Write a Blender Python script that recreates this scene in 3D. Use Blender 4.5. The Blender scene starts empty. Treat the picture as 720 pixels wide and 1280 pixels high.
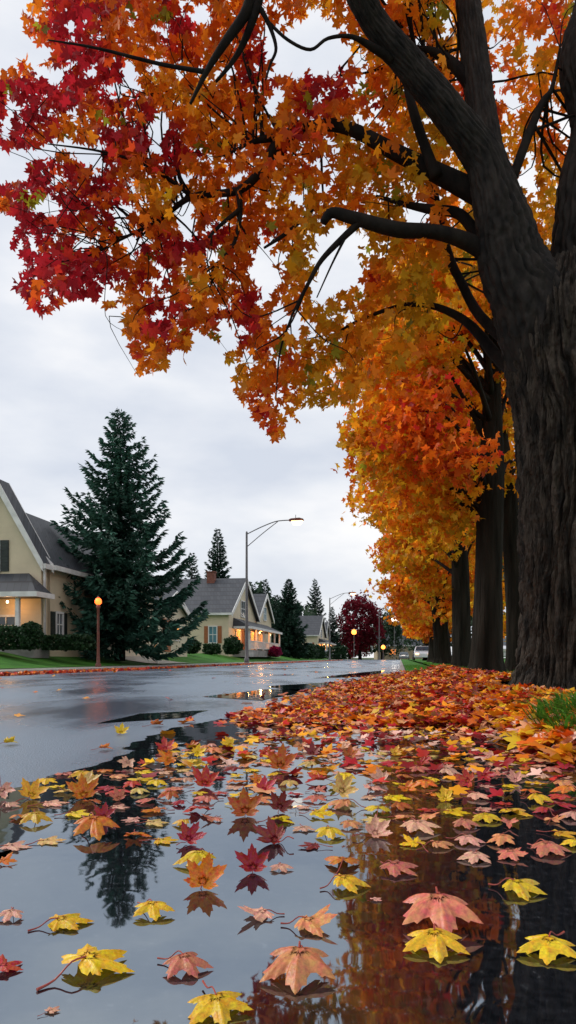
import bpy, math, random
import numpy as np
from mathutils import Vector, noise, Matrix, Euler
random.seed(7); rng = np.random.default_rng(7)
PI = math.pi; R = math.radians
sc = bpy.context.scene
COL = sc.collection
# ------------------------------------------------------------------ camera
FPX, HOR, CH = 900.0, 822.0, 0.45            # focal length in photo pixels, horizon row, eye height
cam = bpy.data.cameras.new('camera'); camo = bpy.data.objects.new('camera', cam); COL.objects.link(camo)
camo.location = (0, 0, CH); camo.rotation_euler = (R(90), 0, 0)
cam.sensor_fit = 'VERTICAL'; cam.sensor_height = 36; cam.lens = FPX/1280*36
cam.shift_y = (HOR-640)/1280; cam.clip_start = .02; cam.clip_end = 3000
sc.camera = camo
# ------------------------------------------------------------------ sky and sun (overcast)
SUN_EL, SUN_AZ = R(38), R(-75)
w = bpy.data.worlds.new('World'); sc.world = w; w.use_nodes = True
nt = w.node_tree; nt.nodes.clear(); N = nt.nodes; L = nt.links
out = N.new('ShaderNodeOutputWorld'); bg = N.new('ShaderNodeBackground'); bg.inputs[1].default_value = .089
sky = N.new('ShaderNodeTexSky'); sky.sky_type = 'NISHITA'; sky.sun_disc = False
sky.sun_elevation = SUN_EL; sky.sun_rotation = SUN_AZ; sky.dust_density = 2.5
tc = N.new('ShaderNodeTexCoord'); mp = N.new('ShaderNodeMapping'); mp.inputs['Scale'].default_value = (1, 1, 2.6)
mp.inputs['Location'].default_value = (.35, .1, .2)
n1 = N.new('ShaderNodeTexNoise'); n1.inputs['Scale'].default_value = 3.0; n1.inputs['Detail'].default_value = 6; n1.inputs['Roughness'].default_value = .5
cr = N.new('ShaderNodeValToRGB'); e = cr.color_ramp.elements
e[0].position = .36; e[0].color = (5.7, 6.1, 6.9, 1); e[1].position = .64; e[1].color = (8.5, 8.45, 8.5, 1)
k = e.new(.5); k.color = (6.9, 7.15, 7.65, 1)
mx = N.new('ShaderNodeMixRGB'); mx.inputs[0].default_value = .93
L.new(tc.outputs['Generated'], mp.inputs[0]); L.new(mp.outputs[0], n1.inputs['Vector']); L.new(n1.outputs[0], cr.inputs[0])
L.new(sky.outputs[0], mx.inputs[1]); L.new(cr.outputs[0], mx.inputs[2]); L.new(mx.outputs[0], bg.inputs[0]); L.new(bg.outputs[0], out.inputs[0])
sl = bpy.data.lights.new('sun', 'SUN'); sl.energy = 1.5; sl.angle = R(14); sl.color = (1, .96, .9)
so = bpy.data.objects.new('sun', sl); COL.objects.link(so); so.rotation_euler = Euler((R(90)-SUN_EL, 0, SUN_AZ+PI)).to_matrix().to_euler()
so.rotation_euler = Vector((-math.sin(SUN_AZ)*math.cos(SUN_EL), -math.cos(SUN_AZ)*math.cos(SUN_EL), -math.sin(SUN_EL))).to_track_quat('-Z', 'Y').to_euler()
vs = sc.view_settings; vs.view_transform = 'Standard'; vs.look = 'None'; vs.exposure = 0.47; vs.gamma = 1
sc.cycles.max_bounces = 8; sc.cycles.diffuse_bounces = 3; sc.cycles.glossy_bounces = 4; sc.cycles.transmission_bounces = 4
sc.cycles.transparent_max_bounces = 8; sc.cycles.sample_clamp_indirect = 6; sc.cycles.use_denoising = True
sc.cycles.caustics_reflective = False
# ------------------------------------------------------------------ coordinates
A = math.atan(140/900); CA, SA = math.cos(A), math.sin(A)
def S(u, v, z=0): return Vector((u*CA+v*SA, -u*SA+v*CA, z))      # street coordinates: u across (right), v along
def inv(x, y): return (x*CA-y*SA, x*SA+y*CA)
def P(px, py, Y): return Vector(((px-360)/FPX*Y, Y, CH+(HOR-py)/FPX*Y))   # a photo direction at a real distance
def G(px, py, z=0):
    d = FPX*(CH-z)/(py-HOR); return Vector(((px-360)/FPX*d, d, z))
def lin(c): return tuple(((x/255/12.92) if x/255 <= .04045 else ((x/255+.055)/1.055)**2.4) for x in c)
# ------------------------------------------------------------------ materials
def newmat(name):
    m = bpy.data.materials.new(name); m.use_nodes = True; t = m.node_tree; t.nodes.clear()
    o = t.nodes.new('ShaderNodeOutputMaterial'); p = t.nodes.new('ShaderNodeBsdfPrincipled'); t.links.new(p.outputs[0], o.inputs[0])
    return m, t, p, o
def nd(t, typ, **kw):
    n = t.nodes.new(typ)
    for k, v in kw.items():
        if k in n.inputs.keys(): n.inputs[k].default_value = v
        else: setattr(n, k, v)
    return n
def ramp(t, fac, stops):
    r = t.nodes.new('ShaderNodeValToRGB'); el = r.color_ramp.elements
    while len(el) < len(stops): el.new(.5)
    for e_, (p_, c_) in zip(el, stops):
        e_.position = p_; e_.color = (c_ if hasattr(c_, '__len__') else (c_, c_, c_))[:3]+(1,)
    t.links.new(fac, r.inputs[0]); return r.outputs[0]
def noisy(name, c1, c2, scale=8, rough=.7, bump=.2, bscale=None, stretch=(1, 1, 1), dist=.02, detail=6, spec=.5, coord='Object', lo=.35, hi=.65, coat=0):
    m, t, p, o = newmat(name); l = t.links
    tc = nd(t, 'ShaderNodeTexCoord'); mp = nd(t, 'ShaderNodeMapping'); mp.inputs['Scale'].default_value = stretch
    l.new(tc.outputs[coord], mp.inputs[0])
    n = nd(t, 'ShaderNodeTexNoise', Scale=scale, Detail=detail); l.new(mp.outputs[0], n.inputs['Vector'])
    l.new(ramp(t, n.outputs[0], [(lo, c1), (hi, c2)]), p.inputs['Base Color'])
    p.inputs['Roughness'].default_value = rough; p.inputs['Specular IOR Level'].default_value = spec
    p.inputs['Coat Weight'].default_value = coat
    if bump:
        n2 = nd(t, 'ShaderNodeTexNoise', Scale=bscale or scale*4, Detail=5); l.new(mp.outputs[0], n2.inputs['Vector'])
        b = nd(t, 'ShaderNodeBump', Strength=bump, Distance=dist); l.new(n2.outputs[0], b.inputs['Height']); l.new(b.outputs[0], p.inputs['Normal'])
    return m
def foliage(name, trans=.5, attr=True, rough=.55):
    m, t, p, o = newmat(name); l = t.links
    a = nd(t, 'ShaderNodeAttribute', attribute_name='Col')
    tr = nd(t, 'ShaderNodeBsdfTranslucent'); mix = nd(t, 'ShaderNodeMixShader'); mix.inputs[0].default_value = trans
    l.new(a.outputs['Color'], p.inputs['Base Color']); l.new(a.outputs['Color'], tr.inputs[0])
    p.inputs['Roughness'].default_value = rough; p.inputs['Specular IOR Level'].default_value = .3
    l.new(p.outputs[0], mix.inputs[1]); l.new(tr.outputs[0], mix.inputs[2]); l.new(mix.outputs[0], o.inputs[0])
    return m
M = {}
M['foliage'] = foliage('maple_foliage', .62)
M['needles'] = foliage('needles', .12, rough=.6)
M['litter'] = foliage('leaf_litter', .15, rough=.35)
M['grass_blade'] = foliage('grass_blades', .35)
# fallen leaf: object colour, veins, speckle
def fallen():
    m, t, p, o = newmat('fallen_leaf'); l = t.links
    oi = nd(t, 'ShaderNodeObjectInfo'); a = nd(t, 'ShaderNodeAttribute', attribute_name='vein')
    tc = nd(t, 'ShaderNodeTexCoord')
    ad = nd(t, 'ShaderNodeVectorMath', operation='ADD'); l.new(tc.outputs['Object'], ad.inputs[0])
    cm = nd(t, 'ShaderNodeCombineXYZ'); ml = nd(t, 'ShaderNodeMath', operation='MULTIPLY'); ml.inputs[1].default_value = 37
    l.new(oi.outputs['Random'], ml.inputs[0]); l.new(ml.outputs[0], cm.inputs[0]); l.new(ml.outputs[0], cm.inputs[2]); l.new(cm.outputs[0], ad.inputs[1])
    n = nd(t, 'ShaderNodeTexNoise', Scale=22, Detail=5); l.new(ad.outputs[0], n.inputs['Vector'])
    n3 = nd(t, 'ShaderNodeTexNoise', Scale=9, Detail=3); l.new(ad.outputs[0], n3.inputs['Vector'])
    hs = nd(t, 'ShaderNodeHueSaturation'); l.new(oi.outputs['Color'], hs.inputs['Color'])
    hr = nd(t, 'ShaderNodeMapRange'); l.new(n3.outputs[0], hr.inputs[0]); hr.inputs[1].default_value = .3; hr.inputs[2].default_value = .7; hr.inputs[3].default_value = .475; hr.inputs[4].default_value = .53
    l.new(hr.outputs[0], hs.inputs['Hue'])
    vr = nd(t, 'ShaderNodeMapRange'); l.new(n.outputs[0], vr.inputs[0]); vr.inputs[1].default_value = .3; vr.inputs[2].default_value = .7; vr.inputs[3].default_value = .7; vr.inputs[4].default_value = 1.15
    l.new(vr.outputs[0], hs.inputs['Value'])
    pw = nd(t, 'ShaderNodeMath', operation='POWER'); pw.inputs[1].default_value = 5; l.new(a.outputs['Fac'], pw.inputs[0])
    ms = nd(t, 'ShaderNodeMath', operation='MULTIPLY'); ms.inputs[1].default_value = .4; l.new(pw.outputs[0], ms.inputs[0])
    mv = nd(t, 'ShaderNodeMixRGB', blend_type='MULTIPLY'); l.new(ms.outputs[0], mv.inputs[0]); l.new(hs.outputs[0], mv.inputs[1]); mv.inputs[2].default_value = (.95, .68, .5, 1)
    sp = nd(t, 'ShaderNodeTexNoise', Scale=120, Detail=2); l.new(ad.outputs[0], sp.inputs['Vector'])
    ms2 = nd(t, 'ShaderNodeMixRGB', blend_type='MULTIPLY'); l.new(ramp(t, sp.outputs[0], [(.66, 0.), (.72, .6)]), ms2.inputs[0]); l.new(mv.outputs[0], ms2.inputs[1]); ms2.inputs[2].default_value = (.4, .2, .12, 1)
    bn = nd(t, 'ShaderNodeTexNoise', Scale=11, Detail=6, Roughness=.65); l.new(ad.outputs[0], bn.inputs['Vector'])
    bm = nd(t, 'ShaderNodeMixRGB', blend_type='MULTIPLY'); l.new(ramp(t, bn.outputs[0], [(.57, 0.), (.68, .8)]), bm.inputs[0]); l.new(ms2.outputs[0], bm.inputs[1]); bm.inputs[2].default_value = (.55, .26, .14, 1)
    ms2 = bm
    l.new(ms2.outputs[0], p.inputs['Base Color'])
    p.inputs['Roughness'].default_value = .38
    b = nd(t, 'ShaderNodeBump', Strength=.35, Distance=.004); l.new(n.outputs[0], b.inputs['Height']); l.new(b.outputs[0], p.inputs['Normal'])
    tr = nd(t, 'ShaderNodeBsdfTranslucent'); l.new(ms2.outputs[0], tr.inputs[0]); mix = nd(t, 'ShaderNodeMixShader'); mix.inputs[0].default_value = .2
    l.new(p.outputs[0], mix.inputs[1]); l.new(tr.outputs[0], mix.inputs[2]); l.new(mix.outputs[0], o.inputs[0])
    return m
M['fallen'] = fallen()
M['stem'] = noisy('leaf_stem', (.25, .02, .02), (.35, .06, .03), 30, .5, 0)
M['bark'] = noisy('bark', (.012, .010, .008), (.075, .060, .046), 14, .58, 1.0, 60, (1, 1, .3), .035, lo=.38, hi=.62, spec=.15)
M['bark_far'] = noisy('bark_far', (.009, .008, .006), (.027, .023, .018), 7, .95, 1, 22, (1, 1, .12), .05, spec=.1)
M['bark_limb'] = noisy('bark_limb', (.006, .0055, .005), (.028, .023, .019), 12, .7, .7, 40, (1, 1, .4), .015, spec=.2)
M['limb'] = noisy('limb_bark', (.007, .006, .006), (.022, .018, .015), 8, .9, .6, 30, (1, 1, .4), .02, spec=.15)
M['cream'] = None
def siding(name, c, pitch=.2):
    m, t, p, o = newmat(name); l = t.links
    tc = nd(t, 'ShaderNodeTexCoord'); sx = nd(t, 'ShaderNodeSeparateXYZ'); l.new(tc.outputs['Object'], sx.inputs[0])
    d = nd(t, 'ShaderNodeMath', operation='DIVIDE'); d.inputs[1].default_value = pitch; l.new(sx.outputs[2], d.inputs[0])
    f = nd(t, 'ShaderNodeMath', operation='FRACT'); l.new(d.outputs[0], f.inputs[0])
    b = nd(t, 'ShaderNodeBump', Strength=.7, Distance=.015); l.new(f.outputs[0], b.inputs['Height']); l.new(b.outputs[0], p.inputs['Normal'])
    n = nd(t, 'ShaderNodeTexNoise', Scale=1.2, Detail=6); l.new(tc.outputs['Object'], n.inputs['Vector'])
    l.new(ramp(t, n.outputs[0], [(.3, tuple(x*.85 for x in c)), (.7, c)]), p.inputs['Base Color']); p.inputs['Roughness'].default_value = .6
    return m
M['cream'] = siding('cream_siding', (.72, .61, .43))
M['cream2'] = siding('pale_siding', (.70, .62, .46))
M['tan'] = siding('tan_siding', (.40, .32, .2))
def shingle():
    m, t, p, o = newmat('shingles'); l = t.links
    tc = nd(t, 'ShaderNodeTexCoord'); b = nd(t, 'ShaderNodeTexBrick', Scale=3); b.inputs['Color1'].default_value = (.035, .04, .05, 1); b.inputs['Color2'].default_value = (.055, .06, .07, 1); b.inputs['Mortar'].default_value = (.02, .02, .025, 1)
    b.inputs['Brick Width'].default_value = .8; b.inputs['Row Height'].default_value = .45; b.inputs['Mortar Size'].default_value = .03
    mp = nd(t, 'ShaderNodeMapping'); mp.inputs['Rotation'].default_value = (R(50), R(20), 0); l.new(tc.outputs['Object'], mp.inputs[0]); l.new(mp.outputs[0], b.inputs[0])
    l.new(b.outputs[0], p.inputs['Base Color']); p.inputs['Roughness'].default_value = .6
    return m
M['shingle'] = shingle()
M['white'] = noisy('white_paint', (.62, .62, .6), (.78, .78, .76), 3, .5, .05)
M['dark_green'] = noisy('dark_shutter', (.015, .022, .02), (.03, .04, .035), 5, .6, 0)
M['orange_wood'] = noisy('orange_shutter', (.28, .09, .025), (.4, .13, .04), 5, .6, .1, stretch=(1, 1, 4))
M['brick'] = noisy('chimney_brick', (.14, .05, .035), (.24, .09, .06), 12, .85, .3)
M['glass'] = noisy('window_glass', (.02, .035, .05), (.05, .08, .1), 1.5, .06, 0, spec=.8)
M['blue_glass'] = noisy('blue_window_glass', (.05, .16, .22), (.1, .28, .34), 1.5, .08, 0, spec=.8)
M['wood'] = noisy('brown_wood', (.1, .045, .025), (.16, .07, .04), 6, .6, .2)
M['metal'] = noisy('lamp_metal', (.10, .10, .11), (.17, .16, .16), 10, .45, .05)
M['rust'] = noisy('red_brown_metal', (.10, .025, .015), (.17, .05, .03), 10, .5, .1)
M['concrete'] = noisy('concrete', (.22, .21, .20), (.36, .34, .32), 2.5, .55, .2, 60, dist=.004, coat=.3)
M['kerb'] = noisy('kerb_stone', (.2, .19, .18), (.33, .31, .29), 5, .6, .3, 50, dist=.006)
M['hedge'] = M['needles']
M['soil'] = noisy('dark_soil', (.03, .018, .01), (.07, .035, .018), 9, .85, .6, 40)
M['tyre'] = noisy('tyre', (.012, .012, .012), (.02, .02, .02), 9, .8, 0)
def emis(name, c, s):
    m, t, p, o = newmat(name); p.inputs['Base Color'].default_value = (*c, 1); p.inputs['Emission Color'].default_value = (*c, 1); p.inputs['Emission Strength'].default_value = s
    return m
M['glow_orange'] = emis('orange_lamp', (1, .27, .04), 3.0)
M['glow_red'] = emis('red_orange_lamp', (1, .12, .018), 3.0)
M['glow_white'] = emis('white_lamp', (1, .9, .78), 3.0)
M['glow_warm'] = emis('warm_lamp', (1, .55, .25), 3)
M['glow_lens'] = emis('street_lamp_lens', (1, .50, .22), 6)
M['lit_window'] = emis('lit_window', (1, .3, .05), .8)
M['lit_yellow'] = emis('lit_yellow_window', (1, .45, .12), 1.0)
def lawnmat():
    m = noisy('grass_lawn', (.03, .12, .012), (.06, .20, .022), 1.6, .8, .8, 55, dist=.04, spec=.2, detail=9)
    return m
M['lawn'] = lawnmat()
M['field'] = noisy('ground', (.03, .06, .015), (.07, .09, .03), .6, .9, .5, 20, spec=.2)
def asphalt():
    m, t, p, o = newmat('wet_asphalt'); l = t.links
    tc = nd(t, 'ShaderNodeTexCoord'); mp = nd(t, 'ShaderNodeMapping'); mp.inputs['Rotation'].default_value = (0, 0, A); mp.inputs['Scale'].default_value = (1, .45, 1)
    l.new(tc.outputs['Object'], mp.inputs[0])
    n = nd(t, 'ShaderNodeTexNoise', Scale=.55, Detail=5, Roughness=.55); l.new(mp.outputs[0], n.inputs['Vector'])
    g = nd(t, 'ShaderNodeTexNoise', Scale=95, Detail=3); l.new(tc.outputs['Object'], g.inputs['Vector'])
    v = nd(t, 'ShaderNodeTexVoronoi', Scale=140); l.new(tc.outputs['Object'], v.inputs['Vector'])
    l.new(ramp(t, g.outputs[0], [(.35, (.06, .075, .11)), (.7, (.16, .19, .25))]), p.inputs['Base Color'])
    rg = ramp(t, n.outputs[0], [(.40, .14), (.5, .28), (.62, .42)]); l.new(rg, p.inputs['Roughness'])
    st = ramp(t, n.outputs[0], [(.42, .12), (.6, .55)])
    b = nd(t, 'ShaderNodeBump', Distance=.006); l.new(st, b.inputs['Strength']); l.new(v.outputs['Distance'], b.inputs['Height'])
    n4 = nd(t, 'ShaderNodeTexNoise', Scale=7, Detail=4); l.new(tc.outputs['Object'], n4.inputs['Vector'])
    b2 = nd(t, 'ShaderNodeBump', Strength=.25, Distance=.01); l.new(n4.outputs[0], b2.inputs['Height']); l.new(b.outputs[0], b2.inputs['Normal'])
    l.new(b2.outputs[0], p.inputs['Normal']); p.inputs['IOR'].default_value = 3.3; p.inputs['Specular Tint'].default_value = (.74, .9, 1, 1)
    return m
M['asphalt'] = asphalt()
def water():
    m, t, p, o = newmat('puddle_water'); l = t.links
    tc = nd(t, 'ShaderNodeTexCoord'); g = nd(t, 'ShaderNodeTexNoise', Scale=70, Detail=3); l.new(tc.outputs['Object'], g.inputs['Vector'])
    l.new(ramp(t, g.outputs[0], [(.35, (.005, .006, .008)), (.66, (.014, .015, .019)), (.76, (.05, .055, .06))]), p.inputs['Base Color'])
    p.inputs['Roughness'].default_value = .025; p.inputs['IOR'].default_value = 3.9; p.inputs['Specular Tint'].default_value = (.76, .88, 1, 1)
    n4 = nd(t, 'ShaderNodeTexNoise', Scale=5, Detail=2); l.new(tc.outputs['Object'], n4.inputs['Vector'])
    b2 = nd(t, 'ShaderNodeBump', Strength=.10, Distance=.01); l.new(n4.outputs[0], b2.inputs['Height']); l.new(b2.outputs[0], p.inputs['Normal'])
    return m
M['water'] = water()
# ------------------------------------------------------------------ object helpers
def tag(o, label=None, cat=None, group=None, kind=None):
    if label: o['label'] = label
    if cat: o['category'] = cat
    if group: o['group'] = group
    if kind: o['kind'] = kind
    return o
def empty(name, loc=(0, 0, 0), rz=0):
    o = bpy.data.objects.new(name, None); COL.objects.link(o); o.location = loc; o.rotation_euler = (0, 0, rz); o.empty_display_size = .1
    return o
def link(name, me, mat, parent=None):
    o = bpy.data.objects.new(name, me); COL.objects.link(o)
    if mat and not me.materials: me.materials.append(mat)
    if parent: o.parent = parent
    return o
def npmesh(name, V, F, col=None, smooth=False, vein=None):
    V = np.asarray(V, dtype=np.float32); F = np.asarray(F, dtype=np.int32); k = F.shape[1]
    me = bpy.data.meshes.new(name); me.vertices.add(len(V)); me.vertices.foreach_set('co', V.ravel())
    me.loops.add(F.size); me.loops.foreach_set('vertex_index', F.ravel()); me.polygons.add(len(F))
    me.polygons.foreach_set('loop_start', np.arange(0, F.size, k, dtype=np.int32))
    me.polygons.foreach_set('loop_total', np.full(len(F), k, dtype=np.int32))
    if smooth: me.polygons.foreach_set('use_smooth', np.ones(len(F), dtype=bool))
    if col is not None:
        c = np.ones((len(V), 4), dtype=np.float32); c[:, :3] = col
        a = me.attributes.new('Col', 'FLOAT_COLOR', 'POINT'); a.data.foreach_set('color', c.ravel())
    if vein is not None:
        a = me.attributes.new('vein', 'FLOAT', 'POINT'); a.data.foreach_set('value', np.asarray(vein, dtype=np.float32))
    me.update(calc_edges=True); me.validate(); return me
class MB:
    def __init__(s): s.v = []; s.f = []
    def add(s, vs, fs):
        b = len(s.v); s.v += [tuple(x) for x in vs]; s.f += [tuple(i+b for i in f) for f in fs]; return s
    def box(s, x0, x1, y0, y1, z0, z1):
        x0, x1 = sorted((x0, x1)); y0, y1 = sorted((y0, y1))
        return s.add([(x0, y0, z0), (x1, y0, z0), (x1, y1, z0), (x0, y1, z0), (x0, y0, z1), (x1, y0, z1), (x1, y1, z1), (x0, y1, z1)],
                     [(0, 3, 2, 1), (4, 5, 6, 7), (0, 1, 5, 4), (1, 2, 6, 5), (2, 3, 7, 6), (3, 0, 4, 7)])
    def prism(s, poly, axis, a, b):
        n = len(poly)
        def pt(p, t): return (t, p[0], p[1]) if axis == 'x' else ((p[0], t, p[1]) if axis == 'y' else (p[0], p[1], t))
        vs = [pt(p, a) for p in poly]+[pt(p, b) for p in poly]
        return s.add(vs, [tuple(range(n)), tuple(range(2*n-1, n-1, -1))]+[(i, i+n, (i+1) % n+n, (i+1) % n) for i in range(n)])
    def tube(s, pts, rad, n=8, cap=True):
        pts = [Vector(p) for p in pts]; rad = rad if hasattr(rad, '__len__') else [rad]*len(pts)
        b = len(s.v); up = None
        for i, p in enumerate(pts):
            d = (pts[min(i+1, len(pts)-1)]-pts[max(i-1, 0)]).normalized()
            if up is None: up = Vector((1, 0, 0)) if abs(d.x) < .8 else Vector((0, 1, 0))
            a = (up-d*up.dot(d)).normalized(); up = a; c = d.cross(a)
            for j in range(n):
                t = 2*PI*j/n; s.v.append(tuple(p+(a*math.cos(t)+c*math.sin(t))*rad[i]))
        for i in range(len(pts)-1):
            for j in range(n):
                s.f.append((b+i*n+j, b+i*n+(j+1) % n, b+(i+1)*n+(j+1) % n, b+(i+1)*n+j))
        if cap: s.f.append(tuple(b+j for j in range(n))[::-1]); s.f.append(tuple(b+(len(pts)-1)*n+j for j in range(n)))
        return s
    def ball(s, c, r, nu=14, nv=9, sc3=(1, 1, 1)):
        prof = [(math.sin(PI*i/nv), -math.cos(PI*i/nv)) for i in range(nv+1)]
        return s.lathe(c, [(max(p[0]*r, 1e-4), p[1]*r*sc3[2]) for p in prof], nu)
    def lathe(s, c, prof, n=16):
        b = len(s.v)
        for r, z in prof:
            for j in range(n): s.v.append((c[0]+r*math.cos(2*PI*j/n), c[1]+r*math.sin(2*PI*j/n), c[2]+z))
        for i in range(len(prof)-1):
            for j in range(n): s.f.append((b+i*n+j, b+i*n+(j+1) % n, b+(i+1)*n+(j+1) % n, b+(i+1)*n+j))
        s.f.append(tuple(b+j for j in range(n))[::-1]); s.f.append(tuple(b+(len(prof)-1)*n+j for j in range(n)))
        return s
    def build(s, name, mat, parent=None, smooth=False, bevel=0):
        me = bpy.data.meshes.new(name); me.from_pydata(s.v, [], s.f); me.update()
        if smooth: me.polygons.foreach_set('use_smooth', [True]*len(me.polygons))
        o = link(name, me, mat, parent)
        if bevel:
            b = o.modifiers.new('b', 'BEVEL'); b.width = bevel; b.segments = 2; b.limit_method = 'ANGLE'
        return o
def catmull(pts, sub=6):
    """pts: list of (Vector, r) -> smooth resample"""
    P_ = [np.array([*p, r]) for p, r in pts]; out = []
    for i in range(len(P_)-1):
        p0, p1, p2, p3 = P_[max(i-1, 0)], P_[i], P_[i+1], P_[min(i+2, len(P_)-1)]
        for s_ in range(sub):
            t = s_/sub; out.append(.5*((2*p1)+(-p0+p2)*t+(2*p0-5*p1+4*p2-p3)*t*t+(-p0+3*p1-3*p2+p3)*t**3))
    out.append(P_[-1]); return [Vector(o[:3]) for o in out], [max(float(o[3]), .002) for o in out]
# leaf field ------------------------------------------------------------------
LO = [(-90, .12), (-46, .44), (-12, .70), (10, .50), (24, .70), (38, .96), (52, .70), (63, .52), (76, .78), (90, 1.05), (104, .78), (117, .52), (128, .70), (142, .96), (156, .70), (170, .50), (192, .70), (226, .44)]
def leaf_tpl():
    v = [(0, .0, 0)]
    for a_, r_ in LO: v.append((r_*math.cos(R(a_))*.62, r_*math.sin(R(a_))*.62, -.16*r_*r_))
    f = [(0, 1+i, 1+(i+1) % 18) for i in range(18)]
    v = np.array(v); v[:, 1] -= .15
    return v, np.array(f)
LV, LF = leaf_tpl()
def rotmats(n, hang=0.0, flat=0.0):
    """random orientations; hang -> tip droops down; flat -> normals near vertical"""
    ax = rng.normal(size=(n, 3)); 
    if flat: ax[:, 2] = np.abs(ax[:, 2])*1+flat
    nrm = ax/np.linalg.norm(ax, axis=1)[:, None]
    t = rng.normal(size=(n, 3)); t[:, 2] -= hang
    t -= (t*nrm).sum(1)[:, None]*nrm; t /= np.linalg.norm(t, axis=1)[:, None]+1e-9
    s_ = np.cross(t, nrm); return np.stack([s_, t, nrm], axis=2)   # columns: x=side, y=tip, z=normal
def leaf_field(name, pos, size, col, hang=.8, flat=0., mat=None, parent=None, tpl=None, curl=None):
    V0, F0 = tpl if tpl else (LV, LF); n = len(pos); Rm = rotmats(n, hang, flat)
    V = np.repeat(V0[None], n, 0).copy()
    c = rng.normal(0, .5, n) if curl is None else curl*rng.normal(1, .5, n)
    V[:, :, 2] += c[:, None]*(V[:, :, 0]**2)*1.6
    V[:, :, 0] *= rng.uniform(.8, 1.1, n)[:, None]
    V = V*np.asarray(size)[:, None, None]
    W = np.einsum('nij,nkj->nki', Rm, V)+pos[:, None, :]
    F = (F0[None]+np.arange(n)[:, None, None]*len(V0)).reshape(-1, 3)
    me = npmesh(name, W.reshape(-1, 3), F, np.repeat(col, len(V0), 0))
    return link(name, me, mat or M['foliage'], parent)
CR = dict(red=(.50, .03, .02), crimson=(.36, .013, .022), dred=(.2, .01, .012), orange=(.72, .19, .012), dorange=(.60, .11, .01), amber=(.76, .31, .014), yellow=(.72, .42, .02), gold=(.6, .34, .015), peach=(.66, .30, .15), pale=(.68, .42, .34), brown=(.16, .05, .015), green=(.16, .22, .02), ygreen=(.4, .4, .03))
def pick(w_, n):
    ks = list(w_); p = np.array([w_[k_] for k_ in ks], float); p /= p.sum()
    i = rng.choice(len(ks), n, p=p); c = np.array([CR[k_] for k_ in ks])[i]
    return c*1.22*rng.uniform(.75, 1.2, (n, 1))*rng.uniform(.92, 1.08, (n, 3))
# ------------------------------------------------------------------ ground, road, kerbs, lawns
def sheet(name, us, vs_, zf, mat, kind='structure'):
    V = []; 
    for v in vs_:
        for u in us: V.append(S(u, v, zf(u, v)))
    nu = len(us); F = [(j*nu+i, j*nu+i+1, (j+1)*nu+i+1, (j+1)*nu+i) for j in range(len(vs_)-1) for i in range(nu-1)]
    me = npmesh(name, [tuple(p) for p in V], F, smooth=True); return tag(link(name, me, mat), kind=kind)
def fn(x, y, s_=1.0, sd=0.): return noise.noise(Vector((x*s_+sd, y*s_-sd, sd*1.3)))
RL, RR, VE = -9.7, .95, 150.0
sheet('ground', np.linspace(-900, 900, 31), np.linspace(-60, 1600, 31), lambda u, v: -.06, M['field'])
sheet('road', [RL, -6, -3, RR], list(np.linspace(-12, VE+9, 40)), lambda u, v: 0, M['asphalt'])
sheet('crossing_road', [-70, -40, RL-.1], [VE, VE+9], lambda u, v: .002, M['asphalt'])
sheet('crossing_road', [RR+.1, 40, 90], [VE, VE+9], lambda u, v: .002, M['asphalt'])
def lawn_z(u, v):
    t = min(max((-u-11.2)/5.0, 0), 1); t = t*t*(3-2*t); return .125+.68*t+.02*fn(u, v, .5)
def strip_w(v): return 1.35
k_ = MB()
for a_, b_ in ((-12, 18), (18.03, VE-.5)): k_.box(RL-.15, RL, a_, b_, -.05, .12)
o = k_.build('kerb', M['kerb'], bevel=.02); o.rotation_euler.z = -A; tag(o, kind='structure')
k_ = MB().box(RR, RR+.15, -6, 140, -.05, .12); o = k_.build('kerb', M['kerb'], bevel=.02); o.rotation_euler.z = -A; tag(o, kind='structure')
sheet('pavement', [RL-1.55, RL-.8, RL-.15], list(np.linspace(-12, VE-.5, 60)), lambda u, v: .118, M['concrete'])
us = list(np.linspace(-20, RL-1.55, 18))
sheet('lawn', [-200, -60, -30]+us, list(np.linspace(-12, VE-.5, 120)), lambda u, v: lawn_z(u, v), M['lawn'])
DV0, DV1 = 32.8, 38.0
sheet('driveway', list(np.linspace(-22, RL-1.5, 16)), list(np.linspace(DV0, DV1, 6)), lambda u, v: lawn_z(u, v)+.035, M['concrete'])
# verge on the near side, with the mound the leaves lie on
def bank(u, v): return .12*min(max((u-.5)/.4, 0), 1)*min(max((v-2.9)/.9, 0), 1) if u < RR+.0 else 0
def heap(u, v):
    a_ = math.exp(-((u-.55)/.75)**2)*min(max((v-4.6)/2.2, 0), 1)*.13
    return a_*(1+.35*fn(u*1.4, v*.6, 1, 3))
def verge_z(u, v):
    b_ = -.02 if u < .9 else .125
    t = min(max((u-1.1)/3, 0), 1); return b_+.05*t+.02*fn(u, v, .8, 5)+heap(u, v)
def litter_z(u, v):
    b_ = bank(u, v) if u < .93 else .13
    return b_+heap(u, v)+(.05*min(max((u-1.1)/3, 0), 1)+.02*fn(u, v, .8, 5) if u > .9 else 0)
sheet('verge', [RR+.15, 1.3, 1.6, 2, 2.4, 2.8, 3.4, 4, 5, 7, 10, 20, 80], list(np.linspace(-6, 30, 90))+list(np.linspace(32, VE-.5, 30)), lambda u, v: verge_z(u, v), M['lawn'])
sheet('leaf_mound_soil', list(np.linspace(-.6, RR-.0, 14)), list(np.linspace(2.8, 14, 110)), lambda u, v: heap(u, v)+bank(u, v)-.014, M['soil'])
sheet('verge', [.15, .5, .8, 1.101], list(np.linspace(13.5, VE-.5, 60)), lambda u, v: .121, M['lawn'])
k_ = MB().box(.0, .15, 13.5, VE-.5, -.05, .118); o = k_.build('kerb', M['kerb'], bevel=.02); o.rotation_euler.z = -A; tag(o, kind='structure')
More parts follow.
